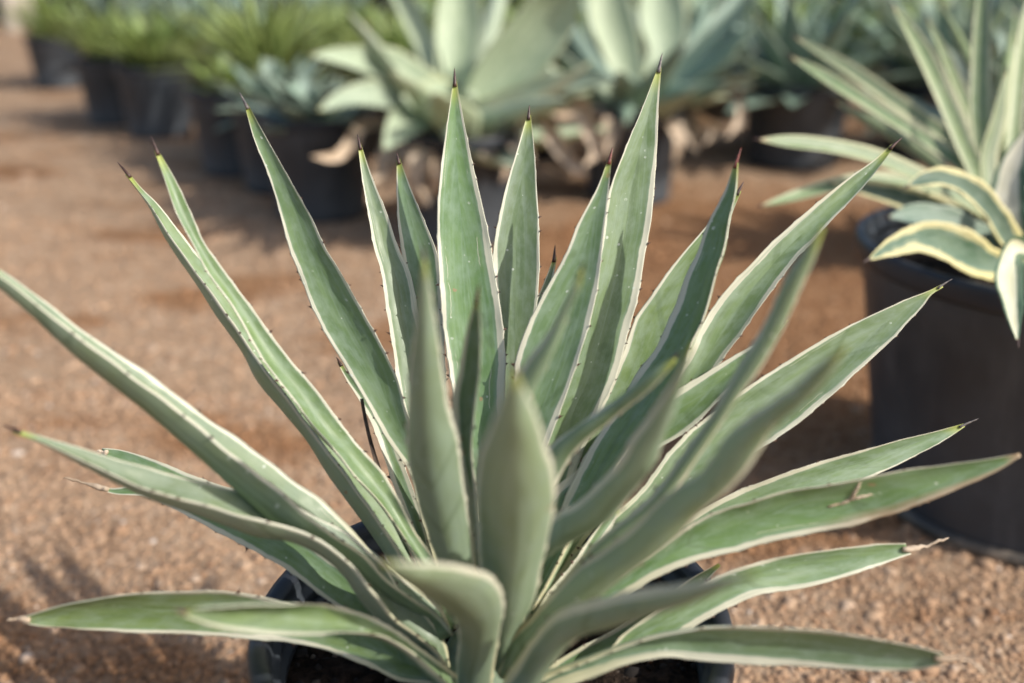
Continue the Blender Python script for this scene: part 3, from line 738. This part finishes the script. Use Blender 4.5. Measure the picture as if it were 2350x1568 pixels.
A_(st=[(1235, 1570, 1260, 1585), (1330, 1535, 1390, 1545), (1376, 1512, 1450, 1510), (1438, 1450, 1545, 1462), (1498, 1409, 1579, 1447), (1545, 1385, 1636, 1412), (1607, 1342, 1695, 1385), (1670, 1313, 1748, 1364), (1734, 1293, 1835, 1351), (1803, 1276, 1928, 1328), (1894, 1263, 1975, 1313), (2016, 1249, 2022, 1296), (2078, 1247, 2092, 1272)],
   d0=.82, d1=.865, hr=.28, roll=6, p=1.6, dry=[(2105, 1258), (2130, 1252), (2150, 1243), (2177, 1236)], tooth=.0026)
A_(st=[(1215, 1580, 1260, 1592), (1280, 1548, 1300, 1576), (1330, 1529, 1350, 1558), (1425, 1491, 1430, 1528), (1520, 1461, 1520, 1510), (1610, 1444, 1600, 1517), (1750, 1441, 1740, 1526), (1875, 1447, 1875, 1533), (2025, 1471, 2025, 1539), (2120, 1488, 2120, 1536), (2163, 1500, 2160, 1526)],
   d0=.79, d1=.735, hr=[.9, .8, .4, .3, .25], roll=30, tooth=.0026, dry=[(2190, 1512), (2230, 1520), (2262, 1550)])
# --- small hidden and withered leaves around the heart
A_(st=[(1225, 1585, 1250, 1592), (1262, 1535, 1285, 1560), (1330, 1489, 1350, 1525), (1395, 1455, 1420, 1490), (1500, 1390, 1520, 1420), (1585, 1328, 1610, 1345), (1652, 1296)],
   d0=.83, d1=.90, hr=.3, roll=15)
A_(st=[(1205, 1450, 1235, 1455), (1255, 1365, 1285, 1385), (1310, 1300, 1340, 1320), (1370, 1215, 1395, 1230), (1420, 1170)],
   d0=.84, d1=.88, hr=.4, roll=20)
A_(st=[(1010, 1400, 1035, 1395), (950, 1240, 985, 1235), (905, 1120, 945, 1115), (878, 1041, 915, 1038), (853, 973, 888, 965), (825, 920, 850, 910), (793, 868, 805, 862), (777, 830)],
   d0=.89, d1=.95, hr=.3, roll=10, spine=(772, 820))
A_(st=[(1170, 1300, 1195, 1300), (1190, 900, 1225, 900), (1215, 740, 1250, 740), (1235, 680, 1262, 680), (1252, 640, 1270, 640), (1274, 590)],
   d0=.92, d1=1.0, hr=.3, spine=(1274, 562))
wl = traced_leaf(agave, M['dry_dark'], [(1000, 1400, 1010, 1400), (890, 1150, 902, 1150), (850, 1030, 860, 1030), (836, 970, 844, 968), (830, 915)], .88, .92, teeth=False, hr=.6, name='withered_leaf', n=40, nu=5)
# leaf heart: young rolled leaves that close the middle
def heart():
    c = np.array([MAIN_C[0], MAIN_C[1], 0.225])
    pts = [c + np.array([0, 0, q]) for q in np.linspace(-0.02, 0.05, 8)]
    V, F = tube(pts, [0.038, 0.040, 0.038, 0.034, 0.029, 0.022, 0.014, 0.005], 24)
    n = len(V)
    z = np.array([v[2] for v in V]) - c[2]
    mesh_obj('heart', V, F, M['agave'], agave, True, dict(edge=np.full(n, .02), arc=z + .05, along=np.full(n, .2), u=np.full(n, .3), ad=np.zeros(n), ms=np.ones(n), ty=np.zeros(n), dr=np.zeros(n)))
heart()

# dry needles fallen into the heart
for a, b, dd in (((1152, 1457), (1206, 1454), .575), ((1058, 1492), (1084, 1546), .565)):
    p0, p1 = P(*a, dd), P(*b, dd)
    pts = [p0 + (p1 - p0) * t + np.array([0, 0, 0.001 * math.sin(3 * t)]) for t in np.linspace(0, 1, 6)]
    V, F = tube(pts, [.0006] * 5 + [.0002], 6)
    lab = 'thin orange dry needle caught beside the upright blurred leaf' if a[0] > 1100 else 'thin brown dry needle lying at the foot of the bent front leaf'
    tag(mesh_obj('dry_needle', V, F, M['needle']), lab, 'needle', 'dry needles caught in the agave')

# ================================================================== pots in the row behind
def pot_at(cx_px, base_px, r, label, group='black nursery pots in the row behind', h=0.27, seg=48, **kw):
    g = ground_at(cx_px, base_px)
    return make_pot(g[0], g[1] + r * 0.85, r, r * 0.84, h, 0.04, label, seg=seg, group=group, **kw), np.array([g[0], g[1] + r * 0.85, h - 0.035])

pots = {}
for key, cx, by, r, lab in (
        ('a', 118, 207, .14, 'black pot of yellow-green plants farthest left in the row'),
        ('b1', 250, 292, .14, 'black pot half hidden at the left end of the row'),
        ('b2', 348, 322, .14, 'black pot under the widest tuft of yellow-green leaves'),
        ('c', 531, 410, .14, 'black pot in the row below a small green shoot'),
        ('d', 636, 450, .14, 'narrow visible black pot left of the pot with a soil-covered rim'),
        ('e', 722, 516, .143, 'black pot with tan dry leaf litter on its rim'),
        ('f', 1062, 578, .14, 'black pot with hanging dry leaves behind the tallest agave leaves'),
        ('g', 1452, 478, .14, 'black pot with dry leaves hanging at its right side'),
        ('h', 1842, 394, .175, 'wide black pot behind the arching leaf at right'),
        ('i', 2160, 385, .16, 'black pot half hidden behind the slim striped leaves'),
        ('j', 2440, 660, .19, 'black pot at the right edge behind the striped agave')):
    pots[key] = pot_at(cx, by, r, lab)

# right-hand big pot
gR = ground_at(2346, 1130)
make_pot(gR[0], gR[1], 0.240, 0.186, 0.336, 0.045, 'big black pot at the right edge with dusty foot', seg=96, wob=0.003, soil_bits=400)
RP = np.array([gR[0], gR[1], 0.336])
bigpot = [o for o in COL.objects if o.name.startswith('plant_pot')][-1]
V, F = lathe([(.180, .001), (.196, 0.0), (.1985, .006), (.196, .014), (.1905, .017)], 96, gR[0], gR[1], 0.0, .003, 0.0)
mesh_obj('foot_ring', V, F, M['dusty'], bigpot)

# ================================================================== plants of the back row
def px_leaf(root, mat, pts, d0, d1, roll=0.0, hr=0.25, thick=0.008, face='a', teeth=False, n=36, spine=True, name='leaf', p=1.0, wave=0.0):
    """pts: (x, y, width) from base to tip in survey units; tip given as (x, y)"""
    st = []
    for i, q in enumerate(pts):
        if len(q) == 2: st.append(q); continue
        a = pts[max(0, i - 1)]; b = pts[min(len(pts) - 1, i + 1)]
        dx, dy = b[0] - a[0], b[1] - a[1]; l = math.hypot(dx, dy) or 1
        w = q[2] / 2
        st.append((q[0] + dy / l * w, q[1] - dx / l * w, q[0] - dy / l * w, q[1] + dx / l * w))
    sp = None
    if spine:
        a, b = pts[-2], pts[-1]; l = math.hypot(b[0] - a[0], b[1] - a[1])
        sp = (b[0] + (b[0] - a[0]) / l * 12, b[1] + (b[1] - a[1]) / l * 12)
    return traced_leaf(root, mat, st, d0, d1, face, roll, p, hr, thick, spine=sp, teeth=teeth, n=n, nu=7, k=1.0, wave=wave, tip_px=1.5, name=name, spine_r=.0015)

def rosette_leaf(root, mat, c, az, e0, e1, L, w, thick=0.006, hr=0.3, n=16, name='leaf', shape=1.0, world=True):
    """one leaf of a generated rosette; e0, e1 = elevation at base and tip in degrees"""
    s = np.linspace(0, 1, n)
    el = np.radians(e0 + (e1 - e0) * s ** 1.2)
    hx, hz = np.cumsum(np.cos(el)) * L / n, np.cumsum(np.sin(el)) * L / n
    dirv = np.array([math.cos(az), math.sin(az), 0.0]); side = np.array([-math.sin(az), math.cos(az), 0.0])
    C = c + hx[:, None] * dirv + hz[:, None] * np.array([0, 0, 1.0])
    prof = (0.55 + 0.45 * np.sin(np.minimum(s / 0.5, 1) * math.pi / 2)) * np.clip((1 - s) / (1 - 0.45 * shape), 0, 1) ** 0.75 * w / 2 + 0.0012
    hint = -np.sin(el)[:, None] * dirv + np.cos(el)[:, None] * np.array([0, 0, 1.0])
    return blade(C - side * prof[:, None], C + side * prof[:, None], hint, hr, thick, None, 0.0, 7)

def rosette(name, c, mat, n, L, w, label, cat, group=None, e_in=80, e_out=12, droop=15, join=False, rs=0, thick=.007, hr=.3, name_leaf='leaf', jit=0.15):
    r = random.Random(rs)
    root = None
    parts = []
    for i in range(n):
        f = i / max(1, n - 1)
        az = i * 2.39996 + r.uniform(-.2, .2)
        e0 = e_in + (e_out - e_in) * f + r.uniform(-6, 6)
        ll = L * (0.65 + 0.35 * min(1, f * 2)) * r.uniform(1 - jit, 1 + jit)
        rad = 0.012 + 0.02 * f
        b = np.array(c) + np.array([math.cos(az) * rad, math.sin(az) * rad, 0.012 * (1 - f)])
        parts.append(rosette_leaf(None, mat, b, az, e0, e0 - droop * r.uniform(.3, 1.4), ll, w * r.uniform(.85, 1.15), thick, hr))
    if join:
        V, F, A = [], [], {k: [] for k in ("edge", "arc", "along", "u", "ad", "ms", "ty", "dr")}
        o = 0
        for v, f, a, _ in parts:
            V.append(v); F += [tuple(q + o for q in ff) for ff in f]; o += len(v)
            for k in A: A[k].append(a[k])
        root = mesh_obj(name, np.concatenate(V) - np.array(c), F, M[mat], None, True, {k: np.concatenate(x) for k, x in A.items()})
        root.location = [float(q) for q in c]
    else:
        root = empty(name, c)
        for v, f, a, _ in parts: mesh_obj(name_leaf, v, f, M[mat], root, True, a)
    tag(root, label, cat, group)
    return root

G1 = 'pale agaves in the row behind'
# big pale agave (pot f)
fp = empty('agave_plant', pots['f'][1]); tag(fp, 'large pale broad-leaved agave behind the tallest leaves, dry leaves under it', 'agave', G1)
dF = 2.47
for pts, d1, roll, face in (
        ([(1040, 225, 60), (960, 188, 78), (890, 146, 78), (820, 132, 54), (765, 126, 32), (712, 126)], 2.22, 30, 'a'),
        ([(1040, 250, 60), (940, 228, 62), (870, 214, 62), (805, 218, 46), (765, 234, 30), (730, 254)], 2.18, 30, 'a'),
        ([(1050, 225, 80), (1000, 225, 96), (945, 262, 92), (910, 300, 60), (880, 345)], 2.08, 10, 'a'),
        ([(1035, 240, 66), (1040, 165, 84), (1050, 70, 108), (1052, -20, 90), (1050, -140)], 2.5, 0, 'a'),
        ([(1010, 220, 44), (985, 130, 50), (945, 40, 52), (905, -30, 40), (860, -100)], 2.55, -20, 'a'),
        ([(1085, 260, 70), (1130, 205, 118), (1200, 118, 136), (1270, 30, 118), (1340, -60)], 2.33, 20, 'a'),
        ([(1085, 262, 46), (1180, 226, 50), (1270, 196, 50), (1350, 180, 38), (1425, 186)], 2.3, -15, 'a'),
        ([(1070, 235, 46), (1105, 130, 46), (1140, 10, 44), (1160, -100)], 2.75, 0, 'b'),
        ([(1075, 285, 50), (1140, 272, 54), (1210, 250, 44), (1260, 238, 30), (1310, 230)], 2.15, -20, 'b'),
        ([(1050, 270, 60), (1040, 290, 66), (1035, 310, 44), (1035, 335)], 2.1, 0, 'b')):
    px_leaf(fp, 'pale', pts, dF, d1, roll, face=face, thick=.012, hr=.55)
for pts, d1 in (
        ([(1050, 285, 40), (985, 320, 74), (972, 375, 66), (978, 430, 34), (985, 470)], 2.22),
        ([(1040, 285, 30), (895, 300, 34), (884, 350, 34), (872, 395, 30), (848, 428)], 2.25),
        ([(1090, 275, 40), (1150, 285, 66), (1180, 320, 46), (1195, 360)], 2.2),
        ([(1110, 270, 30), (1240, 272, 34), (1265, 310, 40), (1300, 360, 32), (1330, 388, 24), (1352, 400)], 2.22),
        ([(1120, 260, 26), (1260, 236, 40), (1335, 250, 44), (1352, 300, 36), (1368, 350, 28), (1338, 385)], 2.3),
        ([(930, 290, 24), (830, 290, 34), (805, 330, 36), (775, 358, 28), (716, 360)], 2.15),
        ([(1080, 280, 30), (1110, 310, 40), (1120, 345, 30), (1100, 370)], 2.2)):
    px_leaf(fp, M['dry'], pts, dF, d1, 20, hr=.9, thick=.0016, spine=False, name='dry_leaf', n=36, wave=.004)
# pale green agave (pot g)
gp = empty('agave_plant', pots['g'][1]); tag(gp, 'grey-green broad-leaved agave with a bright upright leaf, right of the largest pale one', 'agave', G1)
dG = 2.88
for pts, d1, roll, face in (
        ([(1490, 200, 50), (1525, 120, 78), (1522, 50, 112), (1515, -30, 90), (1510, -150)], 2.9, 0, 'a'),
        ([(1450, 205, 60), (1425, 110, 92), (1400, 30, 104), (1390, -50, 76), (1380, -150)], 2.9, 0, 'a'),
        ([(1480, 225, 44), (1560, 165, 46), (1630, 95, 42), (1690, 35, 30), (1745, -25)], 2.75, -25, 'a'),
        ([(1485, 235, 40), (1560, 205, 46), (1640, 150, 44), (1700, 85, 30), (1740, 40)], 2.65, -25, 'b'),
        ([(1430, 225, 44), (1360, 190, 46), (1300, 178, 40), (1250, 190, 26), (1205, 222)], 2.6, 25, 'a'),
        ([(1420, 215, 40), (1350, 130, 40), (1310, 60, 36), (1290, -20)], 2.95, 20, 'b'),
        ([(1455, 225, 50), (1445, 200, 60), (1440, 240, 50), (1436, 290)], 2.6, 0, 'b'),
        ([(1475, 235, 50), (1540, 222, 60), (1610, 212, 44), (1680, 185)], 2.55, -15, 'b'),
        ([(1475, 235, 40), (1550, 150, 40), (1600, 70, 36), (1640, -20)], 3.05, -10, 'b'),
        ([(1475, 215, 40), (1570, 120, 36), (1660, 30, 30), (1740, -60)], 3.1, -10, 'a')):
    px_leaf(gp, 'pale' if pts[0][0] in (1490, 1450, 1430) else 'blue', pts, dG, d1, roll, face=face, thick=.012, hr=.5)
for pts, d1 in (
        ([(1530, 225, 30), (1572, 262, 50), (1590, 310, 40), (1600, 350)], 2.66),
        ([(1540, 235, 20), (1600, 275, 34), (1640, 300, 26), (1618, 330)], 2.66),
        ([(1600, 210, 16), (1690, 215, 26), (1702, 265, 24), (1668, 318)], 2.66),
        ([(1470, 240, 14), (1482, 275, 22), (1485, 315)], 2.66),
        ([(1380, 235, 20), (1330, 245, 30), (1295, 262, 20), (1255, 258)], 2.66)):
    px_leaf(gp, M['dry'], pts, dG, d1, 20, hr=.9, thick=.0016, spine=False, name='dry_leaf', n=36, wave=.004)

def extra_leaves(root, c, mat, n, L, w, e_lo, e_hi, rs):
    r = random.Random(rs)
    for i in range(n):
        az = i * 2.39996 + r.uniform(-.3, .3); e0 = r.uniform(e_lo, e_hi)
        b = np.array(c) + np.array([math.cos(az) * .03, math.sin(az) * .03 + .04, -.005])
        v, f, a, _ = rosette_leaf(None, mat, b, az, e0, e0 - r.uniform(5, 30), L * r.uniform(.75, 1.1), w * r.uniform(.8, 1.1), .010, .5)
        mesh_obj('leaf', v, f, M[mat], root, True, a)
def dead_leaves(root, c, n, rs, rim=.13):
    r = random.Random(rs)
    for i in range(n):
        az = r.uniform(math.pi * 1.02, math.pi * 1.98)
        b = np.array(c) + np.array([math.cos(az) * rim * .55, math.sin(az) * rim * .55, .02])
        v, f, a, _ = rosette_leaf(None, 'dry', b, az, r.uniform(5, 25), r.uniform(-150, -95), r.uniform(.16, .27), r.uniform(.03, .06), .002, .8, n=22)
        v = v + np.sin(v[:, [2, 0, 1]] * 70) * .003
        mesh_obj('dry_leaf', v, f, M['dry'], root)
extra_leaves(fp, pots['f'][1], 'pale', 12, .36, .13, 5, 60, 61)
extra_leaves(gp, pots['g'][1], 'pale', 6, .36, .12, 15, 60, 62)
extra_leaves(gp, pots['g'][1], 'blue', 8, .36, .09, 15, 60, 63)
dead_leaves(fp, pots['f'][1], 9, 71)
dead_leaves(gp, pots['g'][1], 7, 72)
rosette('agave_plant', pots['d'][1], 'blue', 26, .20, .06, 'small blue-grey agave left of the largest pale agave', 'agave', G1, e_in=75, e_out=-5, rs=3)
rosette('agave_plant', pots['e'][1], 'blue', 22, .19, .07, 'grey-green agave in the pot with leaf litter on its rim', 'agave', G1, e_in=72, e_out=8, rs=5)
rosette('agave_plant', pots['h'][1], 'blue', 34, .42, .095, 'blue-green agave above the wide pot at right', 'agave', G1, e_in=80, e_out=0, rs=8)
rosette('agave_plant', pots['i'][1], 'blue', 34, .44, .095, 'blue-green agave behind the upright slim leaves at right', 'agave', G1, e_in=84, e_out=5, rs=9)
rosette('agave_plant', pots['j'][1], 'blue', 30, .42, .09, 'blue-green agave at the upper right corner', 'agave', G1, e_in=84, e_out=5, rs=10)
G2 = 'yellow-green plants at the left of the row'
for key, lab, sd_ in (('a', 'yellow-green tufted plant farthest left', 21), ('b1', 'yellow-green tufted plant with a leaf hanging over its pot', 22),
                      ('b2', 'widest tuft of upright yellow-green leaves', 23), ('c', 'small green shoot right of the yellow-green tufts', 24)):
    rosette('succulent_plant', pots[key][1], 'grassy', 80 if key != 'c' else 26, (.28 if key != 'c' else .17), .026, lab, 'succulent', G2, e_in=88, e_out=36, droop=30, rs=sd_, thick=.005, jit=.3)

# ================================================================== the plant in the big right-hand pot
rp = empty('agave_plant', (RP[0], RP[1], 0.285)); tag(rp, 'striped agave with long slim leaves and curled yellow-edged lower leaves, at right', 'agave')
for pts, d0, d1, roll, mat, face in (
        ([(2385, 560, 40), (2290, 440, 36), (2150, 335, 34), (2000, 240, 32), (1890, 172, 26), (1812, 128)], 1.22, 1.3, 10, 'slim', 'a'),
        ([(2385, 550, 40), (2300, 420, 36), (2190, 325, 36), (2060, 235, 36), (1930, 145, 28), (1822, 84)], 1.24, 1.4, 10, 'slim', 'a'),
        ([(2365, 560, 40), (2270, 445, 42), (2225, 355, 44), (2160, 205, 42), (2105, 95, 34), (2048, 10)], 1.2, 1.3, 0, 'slim', 'a'),
        ([(2370, 540, 36), (2280, 400, 32), (2230, 270, 30), (2180, 150, 28), (2128, 40)], 1.25, 1.45, 0, 'slim', 'a'),
        ([(2360, 560, 44), (2275, 430, 50), (2252, 300, 52), (2250, 130, 46), (2255, 0, 32), (2258, -90)], 1.22, 1.32, -25, 'slim', 'a'),
        ([(2370, 560, 36), (2240, 470, 34), (2120, 405, 34), (2010, 358, 34), (1900, 333, 32), (1800, 323, 26), (1738, 320)], 1.2, 1.1, 30, 'slim', 'a'),
        ([(2365, 570, 36), (2240, 490, 34), (2130, 430, 34), (2020, 410, 36), (1920, 422, 32), (1820, 450, 24), (1742, 474)], 1.22, 1.15, 30, 'slim', 'a'),
        ([(2390, 550, 40), (2330, 400, 40), (2335, 230, 36), (2355, 60, 30), (2375, -60)], 1.22, 1.3, 0, 'slim', 'a'),
        ([(2395, 550, 40), (2400, 380, 46), (2420, 180, 36), (2440, 0)], 1.22, 1.3, 0, 'slim', 'a'),
        ([(2420, 560, 40), (2480, 430, 46), (2580, 300, 36), (2680, 220)], 1.2, 1.2, 0, 'slim', 'a'),
        ([(2430, 570, 40), (2520, 540, 46), (2640, 520, 36), (2740, 560)], 1.15, 1.05, 0, 'slim', 'a'),
        ([(2400, 550, 36), (2340, 430, 34), (2290, 280, 30), (2215, 120, 28), (2160, 10)], 1.28, 1.5, 0, 'slim', 'b'),
        ([(2385, 560, 34), (2300, 480, 30), (2200, 420, 30), (2080, 330, 28), (1980, 270, 22), (1915, 235)], 1.27, 1.42, 15, 'slim', 'b'),
        ([(2395, 560, 36), (2330, 440, 36), (2300, 300, 34), (2310, 150, 28), (2330, 20)], 1.3, 1.45, 0, 'slim', 'b'),
        ([(2380, 560, 40), (2290, 470, 40), (2270, 380, 40), (2295, 260, 30), (2310, 160)], 1.18, 1.2, 30, 'slim', 'a'),
        # curled, toothed, yellow-edged
        ([(2360, 585, 50), (2250, 540, 60), (2160, 500, 60), (2090, 490, 44), (2035, 500)], 1.17, 1.1, 30, 'blue', 'a'),
        ([(2360, 580, 40), (2270, 560, 50), (2210, 590, 40), (2180, 600)], 1.13, 1.06, 30, 'blue', 'a'),
        ([(2370, 600, 46), (2320, 545, 50), (2280, 480, 52), (2230, 430, 50), (2170, 405, 44), (2115, 412, 32), (2078, 430)], 1.12, 1.0, 38, 'striped', 'a'),
        ([(2320, 620, 60), (2260, 600, 80), (2190, 560, 90), (2120, 545, 70), (2050, 566, 44), (1990, 598)], 1.08, .95, 20, 'striped', 'a'),
        ([(2360, 560, 60), (2230, 510, 76), (2140, 478, 66), (2050, 446, 50), (1970, 428, 30), (1905, 420)], 1.2, 1.16, 25, 'striped', 'a'),
        ([(2345, 600, 60), (2318, 500, 84), (2318, 410, 76), (2340, 340, 44), (2362, 290)], 1.12, 1.12, -15, 'medio', 'a'),
        ([(2380, 585, 40), (2335, 568, 56), (2318, 610, 62), (2326, 700, 46), (2336, 788)], .98, .86, -20, 'medio', 'a'),
        ([(2380, 590, 40), (2290, 560, 46), (2250, 490, 40), (2222, 440)], 1.17, 1.2, 0, 'striped', 'a')):
    px_leaf(rp, mat, pts, d0, d1, roll, face=face, teeth=(mat != 'slim'), n=44, hr=.35, thick=.006, wave=.0012 if mat != 'slim' else 0)

# ================================================================== rows farther back
far_groups = 'potted plants in the far rows'
def far_pot(name, x, y, r, h):
    prof = [(0, .004), (r * .84, .004), (r * .99, h - .03), (r * 1.03, h - .026), (r * 1.04, h), (r * .97, h), (r * .94, h - .04), (0, h - .035)]
    V, F = lathe(prof, 28, 0, 0, 0)
    o = mesh_obj(name, V, F, M['plastic'])
    o.location = (x, y, 0)
    return o
proto = {}
for k, (mat, n, L, w, ei, eo, dr) in dict(grassy=('grassy', 76, .36, .026, 88, 20, 30), blue=('blue', 32, .40, .09, 84, 5, 15), pale=('pale', 26, .44, .10, 82, 8, 20)).items():
    proto[k] = [rosette('plant', (0, 0, 0), mat, n, L, w, None, None, None, e_in=ei, e_out=eo, droop=dr, join=True, rs=40 + i) for i in range(2)]
names = dict(grassy='succulent_plant', blue='agave_plant', pale='agave_plant')
cats = dict(grassy='succulent', blue='agave', pale='agave')
desc = dict(grassy='out-of-focus yellow-green plant in the far rows', blue='out-of-focus blue-green agave in the far rows', pale='out-of-focus pale agave in the far rows')
used = set()
spots = []
rr = random.Random(5)
for row, (y, x0, x1, step) in enumerate(((3.45, -.85, .45, .42), (3.75, 1.0, 2.2, .5), (4.5, -1.75, 2.6, .52), (5.6, -2.1, 3.2, .6), (7.2, -2.9, 4.2, .8), (9.0, -3.6, 5.2, 1.0))):
    x = x0
    while x < x1:
        spots.append((x + rr.uniform(-.08, .08), y + rr.uniform(-.14, .14), row))
        x += step
for x, y, row in spots:
    t = x / y
    if t < -.2 and (row > 3 or rr.random() < .35): continue
    if t < 0.0: kind = rr.choice(('grassy', 'grassy', 'blue'))
    elif t < 0.08: kind = rr.choice(('grassy', 'blue', 'grassy', 'pale'))
    else: kind = rr.choice(('blue', 'blue', 'pale', 'blue', 'grassy'))
    po = far_pot('plant_pot', x, y, .15, .27)
    tag(po, 'small out-of-focus black pot in the far rows', 'plant pot', 'black pots in the far rows')
    i = rr.randrange(2)
    if (kind, i) in used:
        o = proto[kind][i].copy(); COL.objects.link(o)
    else:
        o = proto[kind][i]; used.add((kind, i))
    o.name = names[kind]
    o.location = (x, y, .235); o.rotation_euler = (0, 0, rr.uniform(0, 6.28)); s = rr.uniform(.85, 1.2); o.scale = (s, s, s)
    tag(o, desc[kind], cats[kind], far_groups)
for k in proto:
    for i in range(2):
        if (k, i) not in used: bpy.data.objects.remove(proto[k][i])

# weathered posts top left
for px, py, w, lab in ((30, 72, .085, 'pale weathered wooden post at the upper left corner'), (64, 68, .075, 'greyish wooden post just right of the pale corner post')):
    g = ground_at(px, py)
    V, F = [], []
    k = 9
    for i in range(k):
        z = i / (k - 1) * 1.6 - .02
        for j in range(8):
            a = 2 * math.pi * j / 8
            rad = w * (1 + .12 * math.sin(3 * a + px)) * (1 + .05 * math.sin(7 * z))
            V.append((g[0] + rad * math.cos(a) + .02 * z, g[1] + rad * math.sin(a), z))
    for i in range(k - 1):
        for j in range(8): F.append((i * 8 + j, i * 8 + (j + 1) % 8, (i + 1) * 8 + (j + 1) % 8, (i + 1) * 8 + j))
    F.append(tuple((k - 1) * 8 + j for j in range(8)))
    tag(mesh_obj('wooden_post', V, F, M['wood']), lab, 'post', 'wooden posts at the upper left')

def windbreak():
    r = random.Random(3)
    root = empty('windbreak_fence', (-1.0, 11.5, 0.0))
    tag(root, 'black shade-cloth windbreak behind the far rows', 'fence')
    xs = np.linspace(-9, 8, 120); zs = np.linspace(0, 2.0, 10)
    V = [(x, 11.5 + .03 * math.sin(x * 5 + z) + .02 * math.sin(x * 13), z) for z in zs for x in xs]
    V += [(x, 11.51 + .03 * math.sin(x * 5 + z) + .02 * math.sin(x * 13), z) for z in zs for x in xs]
    n = len(xs); m = len(zs); F = []
    for b in (0, n * m):
        for j in range(m - 1):
            for i in range(n - 1): F.append((b + j * n + i, b + j * n + i + 1, b + (j + 1) * n + i + 1, b + (j + 1) * n + i))
    mesh_obj('cloth', V, F, M['cloth'], root)
    for k in range(9):
        x = -8.8 + k * 2.1
        V, F = tube([(x, 11.56, q) for q in (0, .7, 1.4, 2.08)], [.03] * 4, 10)
        mesh_obj('post', V, F, M['wood'], root)
M['cloth'] = simple_material('shade_cloth', (0.008, 0.009, 0.009), (0.02, 0.022, 0.02), 30, .9, 0.3, .01, .1)
windbreak()

# single stones lying on the gravel
for px, py, r, t, lab in ((42, 1052, .013, .97, 'white pebble on the gravel under the left leaf tips'), (262, 1470, .014, .6, 'flat grey-brown stone below the lowest left leaf'), (60, 405, .03, .9, 'pale stone on the ground near the left edge'),
                          (2010, 1395, .012, .75, 'rounded tan stone on the gravel below the right leaves')):
    g = ground_at(px, py)
    o = pebbles('stone', np.array([g[0]]), np.array([g[1]]), np.array([float(gz(g[0], g[1]))]), np.array([r]), np.array([t]), M['gravel'])
    sub = o.modifiers.new('round', 'SUBSURF'); sub.levels = 1; sub.render_levels = 2
    tag(o, lab, 'stone', 'stones lying on the gravel')
